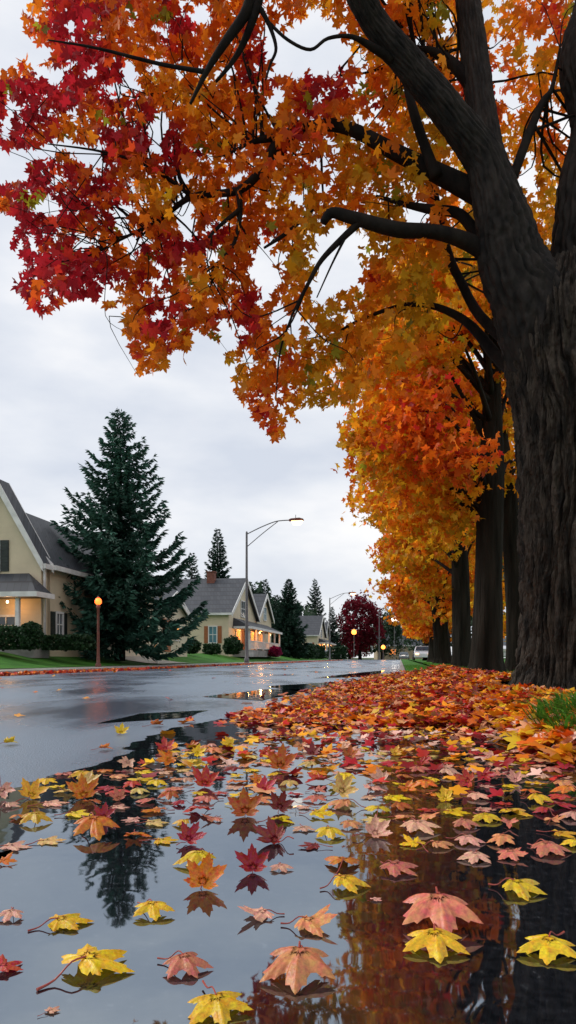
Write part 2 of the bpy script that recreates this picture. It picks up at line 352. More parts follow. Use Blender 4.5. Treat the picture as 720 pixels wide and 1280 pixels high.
# puddles
def puddle(name, ring, mat=M['water'], z=.004):
    pts = [S(u, v, z) for u, v in ring]; me = bpy.data.meshes.new(name); me.from_pydata([tuple(p) for p in pts], [], [tuple(range(len(pts)))]); me.update()
    return tag(link(name, me, mat), kind='structure')
def wob(base, n, amp, sc_, sd):
    out_ = []
    for i in range(len(base)):
        (u0, v0), (u1, v1) = base[i], base[(i+1) % len(base)]
        m_ = max(2, int(math.hypot(u1-u0, v1-v0)/n))
        for j in range(m_):
            t = j/m_; u, v = u0+(u1-u0)*t, v0+(v1-v0)*t
            out_.append((u+amp*fn(u, v, sc_, sd)+amp*.4*fn(u, v, sc_*3.5, sd+4), v+amp*fn(u, v, sc_, sd+9)))
    return out_
def pxring(l_): return [inv(*G(x, y)[:2]) for x, y in l_]
main = pxring([(-140, 1050), (0, 1000), (60, 975), (150, 943), (225, 912), (300, 893), (370, 880)])
main = [(-2.6, .3), (-2.4, 1.3)]+main+[(-.35, 8.5), (.94, 8.5), (.94, .3)]
ring = wob(main, .04, .17, 2.6, 2.0)
ring = [(min(u, .945), v) for u, v in ring]
puddle('puddle', ring)
for i, l_ in enumerate([[(120, 905), (175, 893), (260, 888), (235, 897)], [(255, 871), (330, 862), (395, 862), (330, 876)], [(330, 858), (430, 852), (478, 848), (440, 862), (395, 868)], [(390, 848), (440, 842), (480, 838), (470, 846)], [(-60, 1075), (-10, 1062), (-30, 1100)]]):
    puddle('puddle', wob(pxring(l_), .12, .07 if i else .05, 1.2, 11.+i))
exec_marks = None
# ------------------------------------------------------------------ street maples
def smooth_tube(name, pts, parent, mat, n=10, sub=5):
    p, r = catmull(pts, sub); return MB().tube(p, r, n).build(name, mat, parent, smooth=True)
def W2(px, py, Y, r): return (P(px, py, Y), r)
T = empty('maple_tree', (P(728, 870, 6.0).x, 6.0, .1))
tag(T, 'huge maple with furrowed bark filling the right edge, red and orange leaves overhanging the road', 'tree', 'maples lining the street')
def loc(p): return p-T.location
def trunk_mesh():
    H0, H1 = .02, 3.72; nr, na = 330, 560; cx, cy = T.location.x, 6.0; V = []
    for i in range(nr+1):
        z = H0+(H1-H0)*i/nr
        r = .575+.11*math.exp(-(z-.1)/.2)+.04*math.exp(-(z-.1)/.8)-.115+.045*max(0, z-1)+.03*max(0, z-2)**2
        if z > 3.05: r *= 1-.62*((z-3.05)/.67)**1.4
        ox = -.05*max(0, z-2.4)
        for j in range(na):
            t = 2*PI*j/na; c, s_ = math.cos(t), math.sin(t)
            root = .10*math.exp(-(z-.05)/.28)*max(0, math.sin(4*t+.8+.5*math.sin(t*2)))
            n1_ = noise.noise(Vector((c*1.8, s_*1.8, z*.7))); n2_ = noise.noise(Vector((c*5, s_*5, z*1.9+9)))
            ph_ = 27*t+3.2*n1_+2.6*n2_+1.3*noise.noise(Vector((c*9, s_*9, z*5)))
            cord = abs(math.sin(ph_)); brk = noise.noise(Vector((c*16, s_*16, z*5+4)))
            d = .070*(cord**1.1)*(.75+.6*brk)+.022*abs(math.sin(2.3*ph_+1.5*n2_))+.014*noise.noise(Vector((c*22, s_*22, z*14)))+.010*noise.noise(Vector((c*40, s_*40, z*34)))-.055
            d += .03*noise.noise(Vector((c*1.5, s_*1.5, z*.9+3)))
            rr = r+root+d
            V.append((cx+ox+rr*c-T.location.x, cy+rr*s_-T.location.y, z-T.location.z))
    F = [(i*na+j, i*na+(j+1) % na, (i+1)*na+(j+1) % na, (i+1)*na+j) for i in range(nr) for j in range(na)]
    return npmesh('trunk', V, F, smooth=True)
link('trunk', trunk_mesh(), M['bark'], T)
LIMBS = [
 [(712, 560, 6, .26), (700, 500, 6, .30), (676, 405, 5.95, .33), (640, 330, 5.9, .255), (627, 270, 5.85, .235), (605, 200, 5.8, .165), (562, 142, 5.7, .14), (515, 85, 5.6, .125), (470, 30, 5.5, .11), (438, -30, 5.35, .10), (400, -110, 5.2, .08)],
 [(632, 300, 5.95, .19), (614, 220, 6.0, .165), (604, 160, 6.1, .145), (595, 90, 6.2, .13), (587, 20, 6.3, .12), (578, -60, 6.4, .1), (560, -200, 6.5, .07)],
 [(748, 500, 6.1, .36), (744, 400, 6.1, .37), (737, 320, 6.1, .345), (736, 235, 6.1, .28), (752, 150, 6.15, .27), (737, 80, 6.2, .27), (752, 0, 6.3, .25), (765, -120, 6.3, .2)],
 [(620, 255, 6.0, .10), (578, 232, 6.0, .09), (540, 213, 6.1, .078), (490, 188, 6.2, .066), (440, 162, 6.3, .055), (400, 157, 6.35, .05), (352, 174, 6.4, .052), (330, 208, 6.45, .042), (298, 238, 6.5, .036), (240, 246, 6.6, .028), (205, 272, 6.7, .018), (170, 300, 6.8, .008)],
 [(625, 330, 5.95, .08), (590, 305, 5.9, .07), (545, 290, 5.8, .055), (497, 287, 5.75, .058), (440, 272, 5.7, .048), (415, 266, 5.7, .04), (404, 278, 5.7, .03)],
 [(452, 276, 5.7, .03), (430, 296, 5.75, .026), (402, 325, 5.8, .02), (385, 355, 5.85, .016), (366, 392, 5.9, .01)],
 [(600, 300, 6.1, .05), (575, 268, 6.15, .045), (540, 262, 6.2, .04), (505, 255, 6.3, .025), (470, 245, 6.4, .012)],
 [(546, 222, 6.0, .05), (530, 180, 6.0, .042), (517, 140, 5.95, .04), (508, 105, 5.95, .03), (500, 70, 5.9, .015)],
 [(640, 225, 6.0, .04), (662, 165, 6.1, .037), (678, 128, 6.15, .03), (690, 110, 6.2, .02), (700, 60, 6.2, .01)],
 [(600, 120, 6.15, .07), (580, 95, 6.2, .055), (560, 75, 6.3, .045), (530, 62, 6.4, .03), (480, 62, 6.5, .015)],
 [(350, 172, 6.4, .035), (330, 174, 6.4, .03), (310, 180, 6.45, .018), (280, 195, 6.5, .01)],
 [(440, -60, 5.4, .06), (380, -60, 5.3, .055), (325, -20, 5.2, .045), (305, 20, 5.2, .038), (280, 55, 5.2, .03), (258, 90, 5.25, .02), (238, 130, 5.3, .01)],
 [(325, -30, 5.2, .04), (322, 5, 5.2, .034), (306, 50, 5.25, .026), (290, 78, 5.3, .018), (270, 102, 5.3, .01)],
 [(322, 5, 5.2, .02), (336, 30, 5.2, .016), (345, 60, 5.2, .012), (338, 80, 5.2, .01), (332, 100, 5.2, .006)],
 [(336, 28, 5.2, .012), (360, 50, 5.2, .011), (388, 62, 5.25, .011), (410, 48, 5.3, .012), (440, 46, 5.4, .016), (470, 62, 5.5, .03), (490, 75, 5.55, .03)],
 [(400, 265, 6.3, .0), (392, 262, 6.3, .01), (360, 290, 6.3, .018), (330, 310, 6.3, .01)],
 [(298, 238, 6.5, .03), (300, 270, 6.4, .022), (290, 310, 6.4, .016), (262, 345, 6.4, .012), (252, 380, 6.4, .006)],
 [(300, 262, 6.4, .022), (275, 282, 6.3, .016), (258, 300, 6.3, .01)],
 [(290, 305, 6.4, .014), (275, 330, 6.4, .01), (262, 360, 6.4, .006)],
 [(520, 60, 6.4, .02), (560, 66, 6.4, .0)],
 [(432, 296, 5.75, .012), (415, 330, 5.75, .008), (396, 372, 5.75, .005)],
 [(650, 440, 6.1, .06), (600, 395, 6.45, .045), (575, 350, 6.6, .04), (565, 330, 6.6, .04), (556, 300, 6.6, .035), (545, 240, 6.6, .02)],
 [(665, 480, 6.05, .07), (625, 450, 6.35, .055), (580, 400, 6.6, .04), (520, 380, 6.8, .025), (450, 400, 7, .015), (400, 430, 7.1, .008)],
 [(240, 246, 6.6, .02), (190, 210, 6.4, .014), (130, 190, 6.2, .01), (60, 180, 6.1, .005)],
 [(258, 90, 5.25, .018), (200, 80, 5.3, .014), (120, 60, 5.3, .01), (60, 50, 5.3, .005)],
 [(205, 272, 6.7, .016), (150, 300, 6.7, .012), (110, 320, 6.7, .008), (60, 330, 6.7, .004)],
 [(252, 380, 6.4, .007), (215, 400, 6.5, .006), (190, 440, 6.5, .004)],
 [(366, 392, 5.9, .01), (350, 440, 6.0, .008), (345, 500, 6.1, .004)],
]
for i, l_ in enumerate(LIMBS):
    pts = [(loc(P(a_, b_, Y)), max(r_, .003)) for a_, b_, Y, r_ in l_ if r_ > 0]
    if len(pts) < 2: continue
    if i > 2: smooth_tube('limb', pts, T, M['limb'], 10); continue
    pts = [(a_, b_*(.88 if j > 3 or i else 1)) for j, (a_, b_) in enumerate(pts)]
    p_, r_ = catmull(pts, 22); nn_ = 110; mb = MB().tube(p_, r_, nn_)
    for q_ in range(len(p_)):
        ln_ = q_*.03
        for j in range(nn_):
            t = 2*PI*j/nn_; c, s_ = math.cos(t), math.sin(t)
            ph_ = 11*t+2.6*noise.noise(Vector((c*2, s_*2, ln_*2.2+i)))+1.6*noise.noise(Vector((c*6, s_*6, ln_*6+i)))
            k1_ = 1+.13*abs(math.sin(ph_))+.07*noise.noise(Vector((c*8, s_*8, ln_*12)))+.10*noise.noise(Vector((c*1.5, s_*1.5, ln_*2)))-.08
            vv = Vector(mb.v[q_*nn_+j]); mb.v[q_*nn_+j] = tuple(p_[q_]+(vv-p_[q_])*k1_)
    mb.build('limb', M['bark_limb'], T, smooth=True)
# canopy volume of the big maple --------------------------------------------
POLY = [(120, -60), (60, -20), (30, 20), (30, 45), (70, 62), (78, 70), (30, 78), (0, 92), (-30, 110), (-30, 180), (40, 186), (62, 172), (100, 178), (70, 195), (34, 208), (40, 225), (-10, 238), (-10, 256), (22, 272), (14, 320), (12, 342), (30, 375), (52, 392), (82, 380), (112, 368), (130, 385), (152, 388), (160, 420), (170, 470), (196, 462), (232, 452), (240, 405), (268, 430), (290, 458), (296, 492), (322, 528), (345, 550), (368, 532), (400, 512), (440, 498), (480, 470), (530, 440), (560, 400), (600, 372), (660, 360), (760, 380), (800, 100), (800, -120), (500, -200)]
def inpoly(x, y, poly):
    c = np.zeros(len(x), bool); n = len(poly)
    for i in range(n):
        (x0, y0), (x1, y1) = poly[i], poly[(i+1) % n]
        m_ = ((y0 > y) != (y1 > y)) & (x < (x1-x0)*(y-y0)/((y1-y0) or 1e-9)+x0); c ^= m_
    return c
HOLES = [(388, 60, 56, 40), (355, 85, 28, 16), (150, 110, 22, 14), (424, 322, 36, 44), (400, 365, 18, 22), (330, 335, 22, 34), (345, 395, 14, 18), (595, 45, 13, 34), (418, 345, 22, 26), (272, 285, 12, 10), (250, 20, 16, 12), (640, 130, 10, 18), (620, 60, 10, 16), (560, 40, 9, 16), (405, 235, 14, 8), (470, 140, 9, 9), (395, 200, 10, 7), (180, 250, 10, 7), (90, 150, 9, 6), (440, 400, 12, 8), (500, 330, 8, 12), (310, 440, 9, 12), (215, 350, 9, 12), (160, 340, 7, 8), (290, 145, 10, 10), (520, 60, 14, 16), (285, 425, 14, 20), (530, 105, 14, 10), (705, 160, 8, 14), (265, 370, 8, 12), (100, 185, 22, 6), (205, 395, 12, 10)]
def noise2(x, y, s_, sd):
    return np.array([noise.noise(Vector((a_*s_, b_*s_, sd))) for a_, b_ in zip(x, y)])
def canopy(n):
    x = rng.uniform(-30, 790, n); y = rng.uniform(-170, 560, n)
    keep = inpoly(x, y, POLY)
    jx, jy = x+rng.normal(0, 5, n), y+rng.normal(0, 5, n)
    for hx, hy, a_, b_ in HOLES: keep &= ((jx-hx)/a_)**2+((jy-hy)/b_)**2 > 1
    x, y = x[keep], y[keep]
    dn = noise2(x, y, .028, 1.)+.6*noise2(x, y, .07, 5.)
    keep = dn > -.46+.30*rng.random(len(x))
    x, y = x[keep], y[keep]; m_ = len(x)
    # clumps of leaves sit at several depths: depth comes from a broad wave plus scatter
    base = 6.75+.8*noise2(x, y, .009, 3.)+.35*noise2(x, y, .03, 8.)
    Y = base+rng.normal(0, .38, m_); Y += (rng.random(m_) < .35)*rng.uniform(.3, 2.0, m_)
    right = x > 560; Y[right] = np.maximum(Y[right], 6.3)+rng.uniform(.2, 2.6, right.sum())
    tr = (x > 560) & (y > 200); Y[tr] = np.maximum(Y[tr], 6.8)
    pos = np.stack([(x-360)/FPX*Y, Y, CH+(HOR-y)/FPX*Y], 1)
    # colour: red tips at the road side, orange inside, amber towards the trunk
    q = noise2(x, y, .014, 12.)+.5*noise2(x, y, .05, 17.)
    redness = np.clip((300-x)/330, -.35, 1)*.75+q*1.1+.18+.25*np.exp(-((x-440)/70)**2-((y-110)/50)**2)
    redness += rng.normal(0, .12, m_)
    redness -= .25*((y > 200) & (x > 380))
    stops = [(-9, 'gold'), (-.55, 'gold'), (-.32, 'amber'), (-.1, 'amber'), (.08, 'orange'), (.3, 'orange'), (.48, 'dorange'), (.66, 'red'), (.85, 'crimson'), (9, 'crimson')]
    xs = [s_[0] for s_ in stops]; cs = np.array([CR[s_[1]] for s_ in stops])
    col = np.stack([np.interp(redness, xs, cs[:, i]) for i in range(3)], 1)
    g = noise2(x, y, .03, 33.) + rng.normal(0, .1, m_)
    gm = g > .52; col[gm] = np.array(CR['ygreen'])*.7
    col *= 1.2*rng.uniform(.7, 1.2, (m_, 1))
    return pos, col
pos, col = canopy(41000)
print('canopy leaves', len(pos))
leaf_field('crown', pos-np.array(T.location), rng.uniform(.075, .138, len(pos)), col, hang=1.2, parent=T)
def limb_samples():
    out_ = []
    for l_ in LIMBS:
        p_, r_ = catmull([(loc(P(a_, b_, Y)), max(q_, .003)) for a_, b_, Y, q_ in l_], 4)
        out_ += [(p, q_) for p, q_ in zip(p_, r_) if q_ < .06 and q_ > .008]
    return out_
LS = limb_samples(); LSP = np.array([tuple(p) for p, _ in LS]); tw = MB(); rl = pos-np.array(T.location)
for i in rng.choice(len(rl), 330, replace=False):
    d = LSP-rl[i]; ds = (d**2).sum(1)+.8*np.maximum(0, -d[:, 0])*0; k = int(rng.choice(np.argsort(ds)[:14])); L_ = math.sqrt(ds[k])
    if L_ < .15 or L_ > 2.4: continue
    a_, b_ = LS[k][0], Vector(rl[i]); m1 = a_.lerp(b_, .35)+Vector(rng.normal(0, .09*L_, 3)); m2 = a_.lerp(b_, .7)+Vector(rng.normal(0, .09*L_, 3))
    r0 = min(LS[k][1]*.6, .004+.005*L_); p_, r_ = catmull([(a_, r0), (m1, r0*.75), (m2, r0*.5), (b_, .002)], 4); tw.tube(p_, r_, 4)
tw.build('twig', M['limb'], T)
# high shading part of the same crown, above the frame
n = 3000; th = rng.uniform(0, 2*PI, n); rr = np.sqrt(rng.random(n)); 
pos2 = np.stack([2.2+rr*np.cos(th)*4.8, 6.5+rr*np.sin(th)*4.0, rng.uniform(6.3, 8.5, n)-rr*.8], 1)
pp = HOR-(pos2[:, 2]-CH)/pos2[:, 1]*FPX; ppx = 360+pos2[:, 0]/pos2[:, 1]*FPX
ok = (pp < -60) | (ppx > 760); pos2 = pos2[ok]
leaf_field('crown_top', pos2-np.array(T.location), rng.uniform(.14, .2, len(pos2)), pick(dict(orange=4, amber=4, dorange=2, red=1), len(pos2)), hang=.6, parent=T)

def row_tree(px, Y, r0, base_z, label, crown_c, crown_r, ncl, nleaf, ls, weights, hgt, seed, lean=0, red_spot=None):
    rnd = random.Random(seed)
    b = P(px, 800, Y); b.z = base_z
    t = empty('maple_tree', b); tag(t, label, 'tree', 'maples lining the street')
    path = [(Vector((0, 0, -.1)), r0*1.45), (Vector((0, 0, .12)), r0*1.2), (Vector((0, 0, .5)), r0*1.02), (Vector((lean*.2, 0, 2)), r0*.93), (Vector((lean*.6, 0, 3.6)), r0*.85), (Vector((lean, .1, 5)), r0*.62), (Vector((lean*1.3, .2, 6.8)), r0*.38), (Vector((lean, .2, hgt-1)), r0*.12)]
    p, r = catmull(path, 10); mb = MB().tube(p, r, 28)
    for i, q in enumerate(mb.v):
        x, y, z = q; cx = np.interp(z, [-.1, 2, 5, 6.8], [0, lean*.2, lean, lean*1.3]); th = math.atan2(y, x-cx); d = 1+.05*math.sin(5*th+seed)*math.exp(-max(z, 0)/.5)*3
        k1 = 1-.1*max(0, 1-4*abs(noise.noise(Vector((math.cos(th)*4, math.sin(th)*4, z*.6+seed))))); mb.v[i] = (cx+(x-cx)*d*k1, y*d*k1, z)
    mb.build('trunk', M['bark_far'], t, smooth=True)
    C = []; 
    while len(C) < ncl:
        a_, e_ = rnd.uniform(0, 2*PI), rnd.uniform(-1, 1); s_ = math.sqrt(1-e_*e_); q = rnd.uniform(.45, 1)**.5
        c = Vector((crown_c[0]+crown_r[0]*s_*math.cos(a_)*q, crown_c[1]+crown_r[1]*s_*math.sin(a_)*q, crown_c[2]+crown_r[2]*e_*q))
        if r0 < .3 and Y < 25 and c.x > -.62 and c.y < .6 and c.z < 6.3: continue
        C.append(c)
    mb = MB()
    for i, c in enumerate(C):
        if i % 3 == 0:
            z0 = min(max(2.7, c.z-rnd.uniform(.5, 2.2)), hgt-2); s_ = Vector((lean*.6, 0, z0)); m_ = s_.lerp(c, .5)+Vector((0, 0, rnd.uniform(.1, .6)))
            p, r = catmull([(s_, r0*.22), (m_, r0*.11), (c, .012)], 4); mb.tube(p, r, 6)
    mb.build('limb', M['limb'], t, smooth=True)
    pos = []; col = []
    per = nleaf//ncl
    for i, c in enumerate(C):
        cr_ = rnd.uniform(.55, 1.0)*(.9 if Y < 18 else 1.1)
        d = rng.normal(size=(per, 3)); d /= np.linalg.norm(d, axis=1)[:, None]; d *= (rng.random((per, 1))**.45)*cr_; d[:, 2] *= .55
        d[:, 2] -= .25*(d[:, 0]**2+d[:, 1]**2)
        pos.append(d+np.array(c)); wt = dict(weights)
        if rnd.random() < .3: wt['yellow'] = wt.get('yellow', 0)+4
        if rnd.random() < .22: wt['dorange'] = wt.get('dorange', 0)+5
        if red_spot is not None and (c-Vector(red_spot)).length < 1.1: wt = dict(dorange=4, orange=4, red=1)
        col.append(pick(wt, per)*rnd.uniform(.8, 1.15))
    pos = np.concatenate(pos); col = np.concatenate(col)
    leaf_field('crown', pos, rng.uniform(ls*.75, ls*1.2, len(pos)), col, hang=1.4, parent=t)
    return t
WT = dict(amber=6, orange=3, gold=3, yellow=2, ygreen=.3)
row_tree(609, 13.0, .275, .12, 'maple just left of the huge furrowed one, red patch in its orange leaves', (-.65, .3, 5.1), (1.85, 2.3, 2.6), 105, 13000, .17, WT, 10, 1, .12, red_spot=(-1.0, -1.5, 4.2))
row_tree(646, 14.6, .21, .14, 'maple trunk half hidden behind the furrowed trunk, leaning left as it rises', (.6, .6, 6.6), (3.2, 2.6, 3.2), 70, 7000, .18, WT, 11, 2, -.3)
row_tree(577, 21.5, .29, .13, 'third maple trunk along the verge with golden leaves hanging beside it', (-.6, .3, 5.8), (2.2, 2.8, 3.5), 110, 11000, .2, WT, 11, 3, -.1)
row_tree(553, 34.0, .40, .13, 'maple farther along the verge whose dark trunk splits low under amber leaves', (-.4, .3, 6.0), (2.5, 3.0, 4.4), 90, 8000, .28, dict(amber=5, orange=5, dorange=2, gold=1), 12, 4, -.5)
row_tree(543, 50.0, .42, .13, 'distant maple beyond the forked trunk, orange crown close to the road end', (-.2, 0, 6.2), (2.9, 3.5, 4.8), 70, 5000, .38, dict(amber=4, orange=5, dorange=3), 13, 5, .2)
row_tree(534, 74.0, .4, .13, 'farthest orange maple of the row, smallest in view at the road end', (.2, 0, 6.8), (3.2, 4, 5), 60, 3500, .5, dict(amber=4, orange=4, yellow=2), 13, 6, 0)
row_tree(690, 27.0, .42, .17, 'maple of the second row behind the trunks, yellow leaves seen in the gaps', (-.6, 0, 5.6), (4.8, 3, 5), 80, 6500, .3, dict(amber=4, gold=4, yellow=3, ygreen=1), 12, 7, 0)
# ------------------------------------------------------------------ conifers
NT = np.array([(0, 0, 0), (.5, -.14, .02), (1, 0, -.05), (.5, .14, .02)])
def spruce(x, y, z0, H, rad, label, nb, seed, leaf=.3, low=.9, group='evergreens behind the houses', c0=(.012, .035, .022), dens=1.0):
    rnd = random.Random(seed); t = empty('spruce_tree', (x, y, z0)); tag(t, label, 'tree', group)
    MB().tube([(0, 0, -.2), (0, 0, H*.5), (0, 0, H*.97)], [H*.022, H*.013, .01], 10).build('trunk', M['bark_far'], t, smooth=True)
    Pq = []; D = []; SZ = []; C_ = []
    for i in range(nb):
        f = i/nb; z = low+(H-low)*(f**.92)*.985; L_ = rad*((1-f)**.85)*rnd.uniform(.66, 1.12)*(1 if f > .08 else .85)+.12
        a_ = i*2.39996+rnd.uniform(-.3, .3); dr = np.array([math.cos(a_), math.sin(a_), 0]); sd = np.array([-dr[1], dr[0], 0])
        ns = max(7, int(L_/leaf*7*dens)); tint = rnd.uniform(.7, 1.25)
        for k in range(ns):
            s_ = (k+rnd.random())/ns; 
            droop = -.28*L_*math.sin(s_*2.2)+.27*L_*s_*s_*s_ + (.35*f)*L_*s_
            side = rnd.uniform(-1, 1)*L_*.20*(1-s_*.7)*min(1, s_*3+.25)
            c = dr*(L_*s_)+sd*side+np.array([0, 0, z+droop-abs(side)*.25-rnd.random()*.12*leaf])
            for q in range(3):
                dd = dr*rnd.uniform(.35, 1.)+sd*(np.sign(side)*rnd.uniform(.1, 1.))+np.array([0, 0, rnd.uniform(-.55, .35)])
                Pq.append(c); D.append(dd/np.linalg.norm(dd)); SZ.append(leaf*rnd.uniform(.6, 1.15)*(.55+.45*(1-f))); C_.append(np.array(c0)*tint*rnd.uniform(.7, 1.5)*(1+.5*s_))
    Pq, D, SZ, C_ = map(np.array, (Pq, D, SZ, C_)); n = len(Pq)
    rn = rng.normal(size=(n, 3)); rn[:, 2] += .6; sdv = np.cross(D, rn); sdv /= np.linalg.norm(sdv, axis=1)[:, None]; nn = np.cross(sdv, D)
    V = Pq[:, None, :]+SZ[:, None, None]*(NT[None, :, 0:1]*D[:, None, :]+NT[None, :, 1:2]*sdv[:, None, :]+NT[None, :, 2:3]*nn[:, None, :])
    F = np.array([(0, 1, 2, 3)])[None]+np.arange(n)[:, None, None]*4
    link('crown', npmesh('crown', V.reshape(-1, 3), F.reshape(-1, 4), np.repeat(C_, 4, 0)), M['needles'], t)
    return t
sp = P(150, 800, 32.5)
spruce(sp.x, sp.y, .5, 11.3, 4.1, 'big dark spruce on the front lawn beside the left house', 165, 11, .42, .75, 'evergreens along the street', (.022, .068, .046), 2.6)
def far_spruce(px, ptop, Y, wpx, label, seed, nb=90):
    q = P(px, ptop, Y); spruce(q.x, q.y, .6, q.z-.6, wpx*.56/FPX*Y, label, nb, seed, .07*wpx/FPX*Y+.3, .5, dens=2.6)
far_spruce(272, 658, 92, 58, 'pointed spruce rising above the roof and chimney of the middle house', 21, 130)
far_spruce(240, 688, 96, 46, 'spruce just left of the one over the middle house chimney', 22)
far_spruce(317, 728, 105, 26, 'slim spruce between the two gables of the middle house', 23)
far_spruce(331, 722, 100, 34, 'spruce behind the smaller gable of the middle house', 24)
far_spruce(361, 722, 92, 48, 'broad spruce right of the middle house porch', 25, 130)
far_spruce(394, 722, 168, 40, 'spruce rising behind the roof of the far house', 26, 110)
far_spruce(373, 756, 150, 30, 'low spruce left of the far house roof', 27)
far_spruce(415, 757, 160, 24, 'small distant spruce by the second street lamp', 28)
far_spruce(212, 716, 104, 50, 'spruce mostly hidden behind the big lawn spruce', 29)
far_spruce(345, 742, 118, 44, 'short spruce in the gap behind the middle house', 30)
# leafy masses ---------------------------------------------------------------
def shrub(name, cx, cy, z0, rx, ry, rz, label, cat, group, n, ls, c0, box=False, seed=1, trunkh=0, parent=None, rot=-A):
    q = rng.normal(size=(n, 3)); q /= np.linalg.norm(q, axis=1)[:, None]
    if box:
        q /= np.max(np.abs(q), axis=1)[:, None]**.8
    nz = np.array([1+(.42 if trunkh else .22)*noise.noise(Vector((a_*2.2+seed, b_*2.2, c_*2.2)))*1.6 for a_, b_, c_ in q])
    q *= (nz*rng.uniform(.72, 1.04, n))[:, None]
    pos = q*np.array([rx, ry, rz])
    if not trunkh: pos[:, 2] = np.maximum(pos[:, 2], -rz*.8)
    t = empty(name, (cx, cy, z0), rot) if trunkh else None
    pos[:, 2] += trunkh+rz if trunkh else rz*.8
    c_ = np.array(c0)*rng.uniform(.6, 1.5, (n, 1))
    o = leaf_field('crown' if trunkh else name, pos, rng.uniform(ls*.7, ls*1.2, n), c_, hang=.2, mat=M['needles'] if max(c0) < .15 and c0[1] > c0[0] else M['foliage'], parent=t)
    if trunkh:
        MB().tube([(0, 0, -.3), (0, 0, trunkh+rz)], [rx*.09, rx*.04], 8).build('trunk', M['bark_far'], t, smooth=True); tag(t, label, cat, group)
    else:
        o.location = (cx, cy, z0); o.rotation_euler.z = rot; tag(o, label, cat, group)
        MB().tube([(0, 0, -.1), (0, 0, rz)], [.05, .03], 6).build('stem', M['bark_far'], o)
    return o
HG = (.014, .045, .014)
def hedge_at(px, Y, rx, ry, rz, label, n=900, ls=.12, box=True, seed=1, z0=.78, c0=HG, name='hedge', cat='hedge'):
    q = P(px, 800, Y); return shrub(name, q.x, q.y, z0, rx, ry, rz, label, cat, 'clipped shrubs in front of the houses', int(n*2.2), ls*1.35, c0, box, seed)
hedge_at(4, 25.6, .75, .5, .42, 'dark clipped hedge under the left house porch', 1200, .09, seed=2)
hedge_at(37, 25.2, .42, .4, .48, 'round shrub at the right corner of the left porch', 1000, .09, box=False, seed=3, name='shrub', cat='shrub')
hedge_at(82, 27.5, 1.0, .4, .28, 'long low hedge below the shuttered window of the left house', 1500, .09, seed=4)
hedge_at(176, 44, .65, .5, .5, 'clipped shrub right of the orange garage door', 700, .12, seed=5)
hedge_at(205, 46, .9, .6, .5, 'wider clipped hedge between the garage and the middle house', 900, .12, seed=6)
hedge_at(237, 50, .75, .6, .55, 'rounded shrub under the left wall of the middle house', 700, .13, box=False, seed=7, name='shrub', cat='shrub')
hedge_at(265, 57, .65, .4, .4, 'small clipped hedge under the orange shuttered window', 600, .13, seed=8)
hedge_at(291, 58, .75, .6, .75, 'leafy shrub in front of the middle house porch', 800, .14, box=False, seed=9, name='shrub', cat='shrub')
hedge_at(344, 70, .6, .5, .5, 'magenta flowering shrub at the right end of the porch', 700, .16, box=False, seed=10, c0=(.30, .02, .09), name='shrub', cat='shrub', z0=.6)
hedge_at(328, 71, 1.0, .5, .4, 'low dark hedge below the porch railing', 500, .16, seed=11, z0=.6)
hedge_at(392, 104, 1.6, .6, 1.0, 'long dark hedge in front of the far house', 700, .25, seed=12, z0=.4)
hedge_at(421, 112, 1.4, .6, 1.0, 'dark hedge right of the far house porch', 600, .25, seed=13, z0=.3)
hedge_at(370, 98, 2.6, .8, 1.0, 'wide hedge at the foot of the broad spruce', 900, .25, seed=14, z0=.4)
q = P(450, 800, 166)
shrub('red_maple_tree', q.x, q.y, 0, 5.0, 4.5, 6.4, 'round dark crimson tree near the end of the road', 'tree', 'trees at the road end', 5200, .62, (.17, .008, .02), seed=15, trunkh=1.6)
for i, (px, Y, rx, rz, th, lb) in enumerate([(478, 175, 5, 5.0, 1.0, 'dark green tree right of the crimson tree'), (505, 215, 9, 6.5, 1.5, 'green tree behind the road end house'), (437, 185, 5, 3.2, .6, 'low green tree left of the crimson tree'), (548, 150, 7, 7, 1.5, 'green tree behind the far maple trunks'), (300, 140, 12, 6, 1, 'broad tree far behind the middle house'), (140, 120, 11, 4.4, 1, 'broad green tree behind the left house roofs'), (660, 120, 12, 8, 1.5, 'green tree behind the right hand trunks')]):
    q = P(px, 800, Y); shrub('broad_tree', q.x, q.y, 0, rx, rx*.8, rz, lb, 'tree', 'trees at the road end', 2600, rx*.12, (.02, .05, .02), seed=20+i, trunkh=th)
